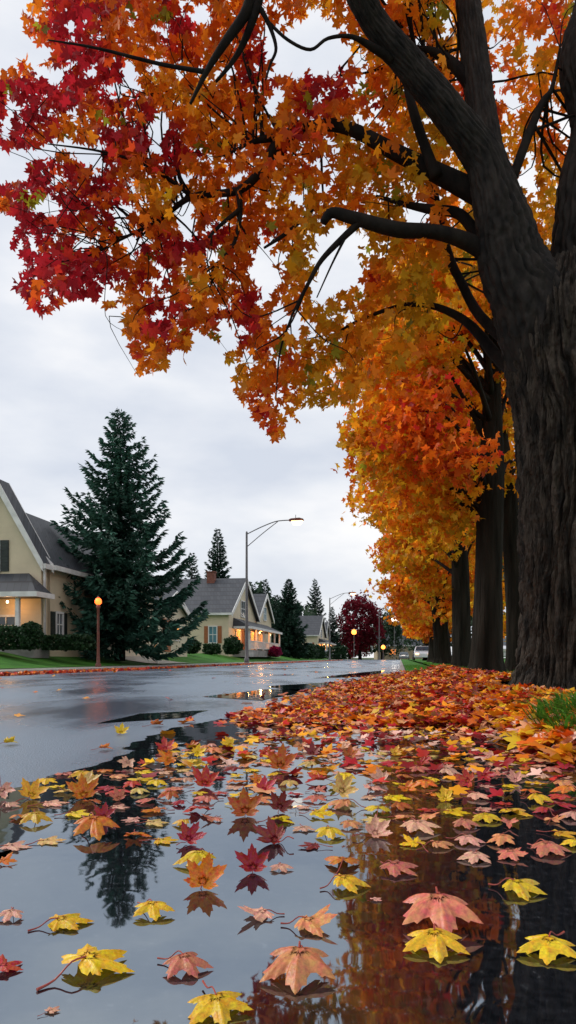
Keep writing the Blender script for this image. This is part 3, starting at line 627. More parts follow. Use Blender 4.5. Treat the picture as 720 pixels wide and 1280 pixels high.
# ------------------------------------------------------------------ houses
def gable_block(mbw, mbr, mbt, x0, x1, y0, y1, z0, eave, peak, axis, oh=.35, th=.16):
    """axis: direction of the ridge"""
    if axis == 'y':
        c = (x0+x1)/2; mbw.prism([(x0, z0), (x1, z0), (x1, eave), (c, peak), (x0, eave)], 'y', y0, y1)
        sl = (peak-eave)/(c-x0)
        for s_ in (-1, 1):
            xe = c+s_*(c-x0+oh); ze = eave-sl*oh
            mbr.prism([(c, peak+.02), (xe, ze+.02), (xe, ze+.02+th), (c, peak+.02+th*1.6)], 'y', y0-oh, y1+oh)
            for ya, yb in ((y0-oh-.05, y0-oh), (y1+oh, y1+oh+.05)):
                mbt.prism([(c, peak-.16), (xe, ze-.16), (xe, ze+.03+th), (c, peak+.03+th*1.6)], 'y', ya, yb)
            mbt.box(min(xe, xe+s_*.1), max(xe, xe+s_*.1), y0-oh, y1+oh, ze-.04, ze+.15)
    else:
        c = (y0+y1)/2; mbw.prism([(y0, z0), (y1, z0), (y1, eave), (c, peak), (y0, eave)], 'x', x0, x1)
        sl = (peak-eave)/(c-y0)
        for s_ in (-1, 1):
            ye = c+s_*(c-y0+oh); ze = eave-sl*oh
            mbr.prism([(c, peak+.02), (ye, ze+.02), (ye, ze+.02+th), (c, peak+.02+th*1.6)], 'x', x0-oh, x1+oh)
            for xa, xb in ((x0-oh-.05, x0-oh), (x1+oh, x1+oh+.05)):
                mbt.prism([(c, peak-.16), (ye, ze-.16), (ye, ze+.03+th), (c, peak+.03+th*1.6)], 'x', xa, xb)
            mbt.box(x0-oh, x1+oh, min(ye, ye+s_*.1), max(ye, ye+s_*.1), ze-.04, ze+.15)
def window(root, face, a, z0, z1, wd, off, pane, shutter=None, sash=True):
    """face 'y' = on a wall facing -y at y=off, centre x=a;  face 'x' = on a wall facing +x at x=off, centre y=a"""
    def bx(mb, s0, s1, d0, d1, q0, q1):
        if face == 'y': mb.box(a+s0, a+s1, off-d1, off-d0, q0, q1)
        else: mb.box(off+d0, off+d1, a+s0, a+s1, q0, q1)
    h = wd/2; f = MB(); 
    bx(f, -h-.09, -h, .003, .08, z0-.09, z1+.09); bx(f, h, h+.09, .003, .08, z0-.09, z1+.09); bx(f, -h, h, .003, .08, z1, z1+.09); bx(f, -h, h, .003, .10, z0-.09, z0)
    if sash: bx(f, -h, h, .02, .06, (z0+z1)/2-.025, (z0+z1)/2+.025); bx(f, -.02, .02, .022, .058, z0, (z0+z1)/2-.025); bx(f, -.02, .02, .022, .058, (z0+z1)/2+.025, z1)
    fr = f.build('window', M['white'], root); g = MB(); bx(g, -h, h, .006, .018, z0, z1); g.build('pane', pane, fr)
    if shutter:
        for s_ in (-1, 1):
            m_ = MB(); c = s_*(h+.09+.18*max(1, wd/.9)); hw = .17*max(1, wd/.9)
            bx(m_, c-hw, c+hw, .003, .05, z0-.06, z1+.06)
            n_ = 9
            for i in range(n_): zz = z0+(z1-z0)*(i+.3)/n_; bx(m_, c-hw+.04, c+hw-.04, .05, .065, zz, zz+(z1-z0)/n_*.5)
            m_.build('shutter', shutter, fr)
def porch(root, x0, x1, y0, y1, face, ztop, zeave, cols, floor=.25, rail=True, wallat=0):
    """lean-to porch; face 'x' projects +x from x=x0, face 'y' projects -y from y=y1"""
    r = MB()
    if face == 'x':
        vs_ = [(x0+.003, y0+.3, ztop), (x0+.003, y1-.3, ztop), (x1, y1, zeave), (x1, y0, zeave)]
        vs_ += [(a_, b_, c_-.16) for a_, b_, c_ in vs_]; vs_[4] = (x0+.003, y0, zeave-.16); vs_[5] = (x0+.003, y1, zeave-.16)
        r.add(vs_, [(0, 3, 2, 1), (3, 7, 6, 2), (4, 5, 6, 7), (0, 4, 7, 3), (1, 2, 6, 5)])
    else:
        vs_ = [(x0, y1-.003, ztop), (x1-1.0, y1-.003, ztop), (x1, y0, zeave), (x0, y0, zeave), (x1, y1-.003, zeave)]
        vs_ += [(x0, y1-.003, zeave-.14), (x1, y1-.003, zeave-.14), (x1, y0, zeave-.14), (x0, y0, zeave-.14)]
        r.add(vs_, [(0, 3, 2, 1), (1, 2, 4), (3, 8, 7, 2), (2, 7, 6, 4), (5, 6, 7, 8), (0, 5, 8, 3)])
    rf = r.build('porch_roof', M['shingle'], root)
    t = MB()
    if face == 'x': t.box(x1+.002, x1+.08, y0, y1, zeave-.2, zeave+.01); t.box(x0+.1, x1, y0-.08, y0-.002, zeave-.2, zeave-.0)
    else: t.box(x0, x1+.08, y0-.08, y0-.002, zeave-.18, zeave+.01); t.box(x1+.002, x1+.08, y0, y1-.01, zeave-.18, zeave+.01)
    t.build('fascia', M['white'], rf)
    MB().box(x0+.01 if face == 'x' else x0, x1-.15, y0+.15, y1-.01 if face == 'y' else y1-.15, -.3, floor).build('porch_floor', M['concrete'], root)
    for c in cols: MB().box(c[0]-.075, c[0]+.075, c[1]-.075, c[1]+.075, floor+.002, zeave-.19).build('column', M['white'], root, bevel=.01)
    if rail and face == 'x':
        m_ = MB(); ys = sorted(c[1] for c in cols)
        for a_, b_ in zip(ys[:-1], ys[1:]):
            if b_-a_ > 4.5: continue
            xx = cols[0][0]; m_.box(xx-.03, xx+.03, a_+.08, b_-.08, floor+.75, floor+.82); m_.box(xx-.03, xx+.03, a_+.08, b_-.08, floor+.1, floor+.16)
            k_n = int((b_-a_)/.16)
            for i in range(k_n): yy = a_+.12+i*.16; m_.box(xx-.018, xx+.018, yy, yy+.045, floor+.161, floor+.749)
        m_.build('railing', M['white'], root)
def lamp_light(root, p, e_, c, r_=.08):
    l_ = bpy.data.lights.new('porch_light', 'POINT'); l_.energy = e_; l_.color = c; l_.shadow_soft_size = r_; o = bpy.data.objects.new('porch_light', l_); COL.objects.link(o); o.parent = root; o.location = p
# left house
H1 = empty('house', S(-13.8, 26.2, .74), -A); tag(H1, 'cream house with steep gable and dark roof at the left edge', 'house', 'houses across the street')
w_, r_, t_ = MB(), MB(), MB()
gable_block(w_, r_, t_, -3.5, 0, 0, .5, -.5, 3.5, 6.45, 'y', .18); gable_block(w_, r_, t_, -4.6, -.004, .75, 13, -.5, 3.5, 5.75, 'y', .3); gable_block(w_, r_, t_, -10, -4.65, .9, 12, -.5, 3.4, 5.6, 'y', .3)
w_.build('wall', M['cream'], H1); r_.build('roof', M['shingle'], H1); t_.build('roof_trim', M['white'], H1)
MB().tube([(.09, .12, -.4), (.09, .12, 3.2), (.2, .12, 3.35)], .055, 8).build('downspout', M['white'], H1, smooth=True)
window(H1, 'y', -2.15, 3.15, 4.25, .75, 0, M['glass'], M['dark_green']); window(H1, 'y', -1.45, .62, 1.3, .8, 0, M['glass'], None)
window(H1, 'x', 1.45, .62, 1.5, .5, 0, M['glass'], M['dark_green']); window(H1, 'x', 6.5, .62, 1.7, .9, 0, M['glass'], M['dark_green']); window(H1, 'x', 9.5, .62, 1.7, .9, 0, M['glass'], M['dark_green'])
porch(H1, -6, .5, -1.35, 0, 'y', 3.0, 2.15, [(-.32, -1.15), (-2.9, -1.15), (-5.5, -1.15)], .1)
d_ = MB().box(-3.6, -2.7, -.06, -.003, .1, 1.9).build('door', M['wood'], H1); MB().ball((-2.8, -.09, 1.0), .035).build('handle', M['metal'], d_)
b_ = MB().ball((-1.0, -.7, 1.84), .05).build('porch_bulb', M['glow_white'], H1); lamp_light(H1, (-1.0, -.7, 1.68), 14, (1, .45, .15))
# garage
GA = empty('garage', S(-17.6, 40, .78), -A); tag(GA, 'low garage with a glowing orange door behind the big lawn spruce', 'garage')
w_, r_, t_ = MB(), MB(), MB(); gable_block(w_, r_, t_, 0, 3.7, 0, 6, -.5, 2.3, 3.5, 'x', .25)
w_.build('wall', M['cream2'], GA); r_.build('roof', M['shingle'], GA); t_.build('roof_trim', M['white'], GA)
d_ = MB()
for i in range(4): d_.box(1.25, 2.45, -.06, -.004, .02+i*.42, .02+i*.42+.40)
d_.build('garage_door', M['orange_wood'], GA); window(GA, 'x', 3.6, .8, 1.6, .8, 3.7, M['lit_yellow']); MB().box(3.704, 3.76, 1.0, 2.4, .02, 2.0).build('side_door', M['orange_wood'], GA); window(GA, 'y', 3.0, .7, 1.5, .45, 0, M['lit_yellow'])
MB().box(.3, .9, -.05, -.004, .1, 1.9).build('door', M['orange_wood'], GA)
MB().box(1.75, 1.95, -.2, -.004, 1.8, 1.97).build('wall_lamp', M['glow_warm'], GA, bevel=.02); lamp_light(GA, (1.85, -.6, 1.6), 40, (1, .35, .08))
def far_house(root, L1, ev, pk, L2, ev2, pk2, wall, lit, chim=True):
    w_, r_, t_ = MB(), MB(), MB()
    gable_block(w_, r_, t_, -10, 0, 0, L1, -.6, ev, pk, 'x'); gable_block(w_, r_, t_, -8, -.25, L1+2, L1+2+L2, -.6, ev2, pk2, 'x', .3); w_.box(-7, -.6, L1-.01, L1+2.01, -.6, ev2-.3); r_.box(-7.3, -.4, L1+.4, L1+1.7, ev2-.3, ev2-.1)
    w_.build('wall', wall, root); rf = r_.build('roof', M['shingle'], root); t_.build('roof_trim', M['white'], root)
    if chim:
        MB().box(-3.2, -2.5, L1/2-.9, L1/2-.2, pk-1.6, pk+.75).box(-3.27, -2.43, L1/2-.97, L1/2-.13, pk+.752, pk+.85).build('chimney', M['brick'], rf)
    window(root, 'y', -1.35, .9, 2.2, .62, 0, M['blue_glass'], M['orange_wood']); window(root, 'y', -5.5, .9, 2.2, .7, 0, M['glass'], M['orange_wood'])
    window(root, 'x', L1/2-.3, 3.35, 4.7, 1.7, 0, M['glass'], None); window(root, 'x', L1+2+L2/2, ev2-.1, ev2+1.2, 1.5, -.25, M['blue_glass'], None)
    Lp = L1+6.4; cs = [(1.35, 1.9), (1.35, 5.0), (1.35, 8.3), (1.35, 11.4), (1.35, 14.5), (1.35, Lp-.3)]
    porch(root, 0, 1.55, 1.4, Lp, 'x', 3.05, 2.3, cs, .3)
    window(root, 'x', 3.4, .8, 2.0, 1.5, 0, lit, None); window(root, 'x', 9.4, .9, 2.0, 1.3, 0, lit, None); window(root, 'x', 15.5, .9, 2.0, 1.3, -.25, lit, None)
    d_ = MB().box(.003, .06, 6.1, 7.1, .3, 2.1).build('door', M['wood'], root); MB().ball((.1, 6.9, 1.2), .05).build('handle', M['metal'], d_)
    d_ = MB().box(.004, .07, 5.2, 5.9, .3, 2.1).box(.004, .05, 10.8, 11.25, .3, 2.1).build('panel_trim', M['orange_wood'], root)
    for yy in (3.5, 9.3, 14.8):
        MB().ball((.8, yy, 2.0), .10).build('porch_bulb', M['glow_warm'], root)
    lamp_light(root, (.8, 3.8, 1.9), 60, (1, .38, .1)); lamp_light(root, (.8, 9.9, 1.9), 60, (1, .38, .1)); lamp_light(root, (.8, 14.9, 1.9), 40, (1, .4, .12))
H2 = empty('house', S(-14.1, 58.5, .82), -A); tag(H2, 'cream house with two gables, brick chimney and glowing porch in the middle', 'house', 'houses across the street')
far_house(H2, 11.4, 3.4, 6.6, 8, 3.75, 6.2, M['cream'], M['lit_window'])
H3 = empty('house', S(-14.1, 124, .8), -A); tag(H3, 'small looking far house with grey roof left of the crimson tree', 'house', 'houses across the street')
far_house(H3, 12, 3.6, 7.0, 8, 3.9, 6.4, M['cream2'], M['lit_yellow'], False)
H4 = empty('house', P(505, 800, 190), 0); H4.location.z = 0; tag(H4, 'grey roofed house facing the end of the road', 'house', 'houses across the street')
w_, r_, t_ = MB(), MB(), MB(); gable_block(w_, r_, t_, -7, 8, 0, 8, -.3, 3.8, 7.2, 'x'); w_.build('wall', M['tan'], H4); r_.build('roof', M['shingle'], H4); t_.build('roof_trim', M['white'], H4)
window(H4, 'y', -3, 1.2, 2.6, 1.6, 0, M['lit_window']); window(H4, 'y', 4, 1.2, 2.6, 1.6, 0, M['glass'])
# garden bench between spruce and hedge (dark slatted)
bq = S(-14.6, 30.9, .74); BN = empty('garden_bench', bq, -A-R(8)); tag(BN, 'dark wooden garden bench near the foot of the big spruce', 'bench')
MB().box(-.7, .7, -.2, .0, .42, .46).box(-.7, .7, .02, .2, .42, .46).build('seat', M['dark_green'], BN); MB().box(-.7, .7, .22, .26, .55, .68).box(-.7, .7, .22, .26, .72, .85).build('backrest', M['dark_green'], BN)
for s_ in (-1, 1): MB().box(s_*.66-.03, s_*.66+.03, -.18, -.12, 0, .418).box(s_*.66-.03, s_*.66+.03, .18, .215, 0, .85).build('leg', M['dark_green'], BN)
# ------------------------------------------------------------------ street lamps
def street_lamp(pos, H, label, lit, arm=3.1, rz=-A, scale=1.0):
    t = empty('street_lamp', pos, rz); tag(t, label, 'street lamp', 'street lamps on curved arms')
    MB().lathe((0, 0, 0), [(.17*scale, -.1), (.17*scale, .25), (.12*scale, .32), (.11*scale, 1.2), (.085*scale, H*.6), (.07*scale, H-.1), (.07*scale, H), (.01, H+.06)], 14).build('pole', M['metal'], t, smooth=True)
    p1 = [(0, 0, H-.15), (arm*.3, 0, H+.28), (arm*.6, 0, H+.62), (arm*.8, 0, H+.7), (arm, 0, H+.7)]
    pts, rr_ = catmull([(Vector(p), .035*scale) for p in p1], 5); pts2, rr2 = catmull([(Vector((0, 0, H-1.0)), .028*scale), (Vector((arm*.35, 0, H-.12)), .028*scale), (Vector((arm*.68, 0, H+.64)), .028*scale)], 5)
    MB().tube(pts, rr_, 8).tube(pts2, rr2, 8).build('arm', M['metal'], t, smooth=True)
    hd = MB().prism([(arm-.25, H+.64), (arm+.75, H+.66), (arm+.72, H+.76), (arm+.45, H+.84), (arm-.1, H+.80), (arm-.25, H+.74)], 'y', -.16, .16).build('lamp_head', M['rust'], t, bevel=.03)
    MB().prism([(arm-.1, H+.635), (arm+.05, H+.40), (arm+.5, H+.40), (arm+.68, H+.64)], 'y', -.13, .13).build('lens', lit, t, bevel=.03)
    MB().tube([(arm+.2, 0, H+.82), (arm+.2, 0, H+1.05)], .02, 6).build('sensor', M['metal'], t)
    l_ = bpy.data.lights.new('street_light', 'POINT'); l_.energy = 4; l_.color = (1, .75, .5); l_.shadow_soft_size = .4; o = bpy.data.objects.new('street_light', l_); COL.objects.link(o); o.parent = t; o.location = (arm+.3, 0, H+.2)
street_lamp(S(-10.1, 47.0, .12), 8.7, 'tall lit street lamp on the verge in front of the middle house', M['glow_lens'])
street_lamp(S(-10.1, 104.5, .12), 9.0, 'second street lamp with curved arm left of the crimson tree', M['glow_lens'])
q = P(474, 820, 158); street_lamp(Vector((q.x, q.y, 0)), 11.0, 'thin distant street lamp right of the crimson tree', M['glow_white'], arm=2.2)
def post_lamp(pos, H, r_, label, mat, e_, c, pole=M['rust'], twin=False):
    t = empty('post_lamp', pos, 0); tag(t, label, 'post lamp', 'globe post lamps')
    MB().lathe((0, 0, 0), [(.11, -.1), (.11, .08), (.07, .14), (.055, .5), (.045, H*.7), (.05, H-.25), (.09, H-.18), (.05, H-.12), (.04, H-.1)], 12).build('pole', pole, t, smooth=True)
    MB().lathe((0, 0, H-.1), [(r_*.5, 0), (r_*.98, r_*.5), (r_*1.0, r_*1.1), (r_*.7, r_*1.7), (r_*.3, r_*1.95)], 12).build('globe', mat, t, smooth=True)
    MB().lathe((0, 0, H-.1+r_*1.96), [(r_*.55, 0), (r_*.3, r_*.25), (.01, r_*.55)], 12).build('cap', pole, t, smooth=True)
    l_ = bpy.data.lights.new('globe_light', 'POINT'); l_.energy = e_; l_.color = c; l_.shadow_soft_size = r_*1.1; o = bpy.data.objects.new('globe_light', l_); COL.objects.link(o); o.parent = t; o.location = (0, -r_*1.6, H+r_*.8)
q = S(-10.75, 24.6, .12); post_lamp(q, 2.34, .125, 'red brown post lamp glowing orange before the big spruce', M['glow_red'], 4, (1, .25, .06))
q = P(442.5, 820, 120); post_lamp(Vector((q.x, q.y, 0)), 4.4, .42, 'orange globe lamp glowing before the crimson tree', M['glow_orange'], 60, (1, .4, .1), M['metal'])
q = P(479, 820, 140); post_lamp(Vector((q.x, q.y, 0)), 2.2, .4, 'low orange globe lamp near the road end, below the thin street lamp', M['glow_orange'], 60, (1, .4, .1), M['metal'])
q = P(493, 820, 125); post_lamp(Vector((q.x, q.y, 0)), 6.7, .5, 'large white globe lamp beside the hanging orange leaves at road end', M['glow_white'], 60, (1, .9, .8), M['metal'])
q = P(504, 820, 135); post_lamp(Vector((q.x, q.y, 0)), 8.4, .36, 'smaller white globe lamp, higher and right of the large white one', M['glow_white'], 60, (1, .9, .8), M['metal'])
# ------------------------------------------------------------------ cars
def car(pos, rz, label, paint, lit):
    t = empty('parked_car', pos, rz); tag(t, label, 'car', 'cars parked at the road end')
    b = MB(); pr = [(-2.15, .3), (-2.2, .62), (-2.05, .88), (-1.2, .98), (1.0, .98), (1.75, .9), (2.15, .72), (2.2, .3)]
    b.prism(pr, 'y', -.88, .88)
    pr2 = [(-1.35, .985), (-.85, 1.42), (.35, 1.45), (1.05, .985)]
    n_ = len(pr2); vs_ = [(x, -.84 if z < 1.1 else -.66, z) for x, z in pr2]+[(x, .84 if z < 1.1 else .66, z) for x, z in pr2]
    b.add(vs_, [tuple(range(n_)), tuple(range(2*n_-1, n_-1, -1))]+[(i, i+n_, (i+1) % n_+n_, (i+1) % n_) for i in range(n_)])
    b.build('body', paint, t, bevel=.07)
    g = MB()
    for s_ in (-1, 1):
        g.add([(-1.12, s_*.845, 1.03), (-.15, s_*.845, 1.03), (-.15, s_*.70, 1.37), (-.78, s_*.70, 1.37)], [(0, 1, 2, 3)]); g.add([(-.07, s_*.845, 1.03), (.82, s_*.845, 1.03), (.33, s_*.70, 1.37), (-.07, s_*.70, 1.37)], [(0, 1, 2, 3)])
    g.add([(1.04, -.72, 1.03), (1.04, .72, 1.03), (.46, .60, 1.41), (.46, -.60, 1.41)], [(0, 1, 2, 3)]); g.add([(-1.33, -.72, 1.03), (-1.33, .72, 1.03), (-.93, .60, 1.39), (-.93, -.60, 1.39)], [(0, 1, 2, 3)])
    g.build('window', M['glass'], t)
    for x in (-1.35, 1.35):
        for s_ in (-1, 1):
            w1 = MB(); pts = [(.31*math.cos(a_*PI/8), .31*math.sin(a_*PI/8)) for a_ in range(16)]
            w1.prism([(x+p, .31+q_) for p, q_ in pts], 'y', s_*.78, s_*.93); wo = w1.build('wheel', M['tyre'], t)
            w2 = MB().prism([(x+p*.6, .31+q_*.6) for p, q_ in pts], 'y', s_*.931, s_*.945); w2.build('rim', M['metal'], wo)
    for s_ in (-1, 1): MB().box(2.16, 2.225, s_*.6-.16, s_*.6+.16, .6, .74).build('headlight', lit, t); MB().box(-2.225, -2.16, s_*.65-.14, s_*.65+.14, .62, .76).build('tail_light', M['glow_red'] if lit is not M['white'] else M['rust'], t)
M['paint_w'] = noisy('white_car_paint', (.55, .57, .62), (.62, .64, .68), 2, .25, 0, coat=1); M['paint_d'] = noisy('dark_car_paint', (.03, .05, .06), (.05, .07, .09), 2, .25, 0, coat=1)
q = P(528, 820, 72); car(Vector((q.x, q.y, .15)), R(-98), 'pale car beside the verge under the far maples', M['paint_w'], M['glow_warm'])
q = P(505, 820, 130); car(Vector((q.x, q.y, .005)), R(-99), 'dark car parked at the road end house', M['paint_d'], M['white'])
q = P(437, 820, 128); car(S(-11.8, 114, .22), R(-40), 'dark teal car near the far house by the hedge', M['paint_d'], M['white'])
q = P(634, 820, 40); car(Vector((q.x, q.y, .17)), R(-95), 'white car glimpsed between the two nearest trunks', M['paint_w'], M['white'])
# ------------------------------------------------------------------ grass blades
def blades(name, pts, hmin, hmax, wd, label, lean=.35, dirn=None):
    n = len(pts); a_ = rng.uniform(0, 2*PI, n) if dirn is None else rng.normal(dirn, .7, n); d = np.stack([np.cos(a_), np.sin(a_), np.zeros(n)], 1); s_ = np.stack([-np.sin(a_), np.cos(a_), np.zeros(n)], 1)
    h = rng.uniform(hmin, hmax, n); ln = rng.uniform(.1, lean*2, n)*h; wv = rng.uniform(.6, 1.2, n)*wd
    p = np.asarray(pts); up = np.array([0, 0, 1.])
    b0 = p-s_*wv[:, None]; b1 = p+s_*wv[:, None]; m_ = p+d*(ln*.35)[:, None]+up*(h*.6)[:, None]; m0 = m_-s_*(wv*.8)[:, None]; m1 = m_+s_*(wv*.8)[:, None]; tp = p+d*ln[:, None]+up*(h*(1-.25*lean))[:, None]
    V = np.stack([b0, b1, m1, m0, tp, tp+s_*.0004], 1); F = np.concatenate([np.array([[0, 1, 2, 3], [3, 2, 5, 4]])[None]+np.arange(n)[:, None, None]*6])
    c = np.array([.075, .24, .025])*rng.uniform(.6, 1.5, (n, 1))*np.array([1, 1, 1]); c[:, 0] *= rng.uniform(.7, 1.6, n)
    o = link(name, npmesh(name, V.reshape(-1, 3), F.reshape(-1, 4), np.repeat(c, 6, 0)), M['grass_blade']); return tag(o, label, 'grass', kind='stuff')
pts = []
rnd = random.Random(5)
for i in range(20000):
    u, v = rnd.uniform(1.15, 4.5), rnd.uniform(2.6, 30)**1.0
    if v > 14 and rnd.random() < .4: u = rnd.uniform(.17, 1.15)
    if fn(u, v, 1.1, 4) < -.05 and v < 12: continue
    pts.append(tuple(S(u, v, verge_z(u, v)-.01)))
blades('grass', pts, .04, .10, .004, 'green grass on the verge between the maple trunks')
pts = []
for i in range(620):
    a_, q_ = rnd.uniform(0, 2*PI), rnd.random()**.6; u, v = .95+.22*q_*math.cos(a_), 3.95+.6*q_*math.sin(a_)
    pts.append(tuple(S(u, v, litter_z(u, v)-.02)))
blades('long_grass', pts, .08, .22, .008, 'long bright green grass leaning over the kerb at the right edge', .9, R(200))
# ------------------------------------------------------------------ leaf litter
def litter(name, n, fu, label, size=(.09, .15), wt=None, flat=3.0):
    pos = []; 
    for i in range(n):
        q_ = fu()
        if q_: pos.append(q_)
    pos = np.array(pos); c = pick(wt or dict(dorange=5, red=4, crimson=2, dred=5, orange=4, amber=3, yellow=1.5, peach=2.5, brown=6), len(pos))
    return tag(leaf_field(name, pos, rng.uniform(size[0], size[1], len(pos)), c, hang=0, flat=flat, mat=M['litter'], curl=.45), label, 'leaves', kind='stuff')
def f_pile():
    v = 4.6+13*rnd.random()**1.6; t = rnd.random(); u = -1.25+3.6*t+rnd.gauss(0, .12)
    if v < 5.4 and rnd.random() > (v-4.4)/1.0: return None
    edge = -.95+.35*fn(v, 0, .9, 2)+(.8 if v > 12 else .8*(v-5)/7 if v > 5 else 0)*.6
    if u < edge: 
        if rnd.random() > math.exp((u-edge)*4): return None
    tr = S(u, v); 
    if (tr.x-T.location.x)**2+(tr.y-6)**2 < .5: return None
    if u > 1.5 and v > 9 and rnd.random() < .6: return None
    if v > 11 and rnd.random() < (v-11)/8: return None
    z = litter_z(u, v)+.012+rnd.random()*.05*math.exp(-((u-.5)/1.0)**2)
    return tuple(S(u, v, z))
litter('leaf_litter', 17000, f_pile, 'deep drift of red and orange maple leaves along the gutter and tree roots', size=(.08, .14))
def f_edge():
    v = rnd.uniform(2.6, 7); u = rnd.gauss(1.0, .3)
    if u < (.93 if v < 3.1 else .55) or (abs(u-1.15) < .2 and 3.9 < v < 4.7 and rnd.random() < .5): return None
    tr = S(u, v)
    if (tr.x-T.location.x)**2+(tr.y-6)**2 < .5: return None
    return tuple(S(u, v, litter_z(u, v)+.015+rnd.random()*.03))
litter('kerb_leaves', 2300, f_edge, 'yellow, peach and orange leaves lying on the kerb and grass at the right', wt=dict(yellow=5, amber=4, orange=3, red=1, dorange=2, peach=4, pale=2), flat=2.)
def f_float():
    v = rnd.uniform(2.0, 6.2); u = rnd.uniform(-1.2, .85)
    if rnd.random() > (max(v-2.1,0)/3.0)**1.7: return None
    if u < -1.0+.4*(v-3)/3+rnd.gauss(0, .15): return None
    return tuple(S(u, v, .012+rnd.random()*.008))
litter('floating_leaves', 3200, f_float, 'small red, pink and yellow leaves crowding the water at the foot of the drift', size=(.07, .11), wt=dict(yellow=3, amber=3, orange=2, red=3, crimson=3, dred=2, peach=3, pale=5), flat=4.0)
def f_kerb():
    v = rnd.uniform(14, 120)**1.0; v = 14+106*rnd.random()**1.7; return tuple(S(RL+abs(rnd.gauss(0, .16))+.02, v, .015+rnd.random()*.05))
litter('gutter_leaves', 2600, f_kerb, 'thin line of red leaves along the far kerb', size=(.10, .16), wt=dict(red=4, dorange=5, orange=2, dred=2), flat=.6)
def f_road():
    v = 4+40*rnd.random()**1.6; u = rnd.uniform(RL, -1); return tuple(S(u, v, .014))
litter('road_leaves', 70, f_road, 'a few scattered leaves on the wet road', wt=dict(orange=3, red=2, amber=2), size=(.08, .13))
# ------------------------------------------------------------------ single fallen leaves
TIPS = [(90, 1.0), (38, .93), (142, .93), (-12, .62), (192, .62)]
def outline(rnd):
    pts = []; j = lambda s_: rnd.uniform(-s_, s_)
    order = [(-12, .62), (38, .93), (90, 1.0), (142, .93), (192, .62)]
    pts.append((-90, .10, 0)); pts.append((-70, .22+j(.03), 0)); pts.append((-45, .42+j(.04), 0)); pts.append((-31, .50+j(.04), 0))
    for i, (t, r_) in enumerate(order):
        r_ *= 1+j(.07); t += j(3); wd = 1.0 if r_ > .8 else .8
        pts += [(t-17*wd, r_*.66+j(.02), 0), (t-14*wd, r_*.80+j(.02), 0), (t-8*wd, r_*.79, 0), (t-4, r_*.90, .4), (t, r_, 1), (t+4, r_*.90, .4), (t+8*wd, r_*.79, 0), (t+14*wd, r_*.80+j(.02), 0), (t+17*wd, r_*.66+j(.02), 0)]
        if i < 4: tn = order[i+1][0]; pts.append(((t+tn)/2, .50+j(.05), 0))
    pts += [(211, .50+j(.04), 0), (225, .42+j(.04), 0), (250, .22+j(.03), 0)]
    return pts
def leaf_mesh(seed, form):
    """blade of radius about .62 (total width 1.1) with its stalk end at the origin's rear; form: dome, cup, fold, flat"""
    rnd = random.Random(seed); ol = outline(rnd); n = len(ol); rings = [.0, .22, .42, .62, .8, 1.0]
    V = []; VE_ = []
    ph = rnd.uniform(0, 6); ph2 = rnd.uniform(0, 6)
    K = dict(dome=rnd.uniform(.22, .38), cup=-rnd.uniform(.35, .55), fold=rnd.uniform(.1, .2), flat=rnd.uniform(.04, .10), half=rnd.uniform(.15, .25))[form]
    for q in rings[1:]:
        for a_, r_, ve in ol:
            r2 = r_*q; x = r2*math.cos(R(a_))*.62; y = r2*math.sin(R(a_))*.62
            z = -K*(.6*r2**2+.4*q*q*min(1, (r_/.45)**2))*.62
            z += (.05*math.sin(3*R(a_)+ph)*r2+.035*math.sin(5*R(a_)+ph2)*r2**2)*(1-.75*q*q)+.012*math.sin(2*R(a_)+ph2)*q
            z += -.02*(1-ve)*q*r2 + .03*ve*q*q*(1-q)*3
            if form == 'fold': z += abs(x)*1.0*(.9+.3*math.sin(ph))
            if form == 'half': z += max(0, x*math.cos(ph)+y*math.sin(ph)-.18)*.7
            V.append((x, y, z)); VE_.append(1.0 if ve == 1 else (.45 if ve else 0))
    V.append((0, 0, 0)); VE_.append(1); c = len(V)-1
    F = []
    for k in range(len(rings)-2):
        for i in range(n):
            j = (i+1) % n; F.append((k*n+i, k*n+j, (k+1)*n+j)); F.append((k*n+i, (k+1)*n+j, (k+1)*n+i))
    for i in range(n): F.append((c, i, (i+1) % n))
    V = np.array(V); V[:, 2] -= 0
    me = npmesh('leaf_blade', V, F, smooth=True, vein=VE_); me.materials.append(M['fallen'])
    # stalk
    L_ = rnd.uniform(.45, .75); bend = rnd.uniform(-.3, .3); zz = -K*.1
    pts, rr_ = catmull([(Vector((0, 0, 0)), .012), (Vector((bend*.1, -L_*.3, .01)), .011), (Vector((bend*.5, -L_*.65, -K*.50)), .012), (Vector((bend, -L_, -K*.58)), .018)], 3)
    mb = MB().tube(pts, rr_, 6); sm = bpy.data.meshes.new('stem'); sm.from_pydata(mb.v, [], mb.f); sm.update(); sm.materials.append(M['stem'])
    return me, sm
LC = {'yellow': (.92, .58, .010), 'golden': (.80, .40, .015), 'pale yellow': (.78, .52, .16), 'orange': (.78, .20, .012), 'rust orange': (.55, .11, .012), 'peach': (.82, .31, .12), 'pink': (.72, .20, .13), 'pale pink': (.82, .42, .29), 'red': (.58, .035, .02), 'dark red': (.26, .015, .012), 'crimson': (.45, .012, .03)}
Z = 'the water'
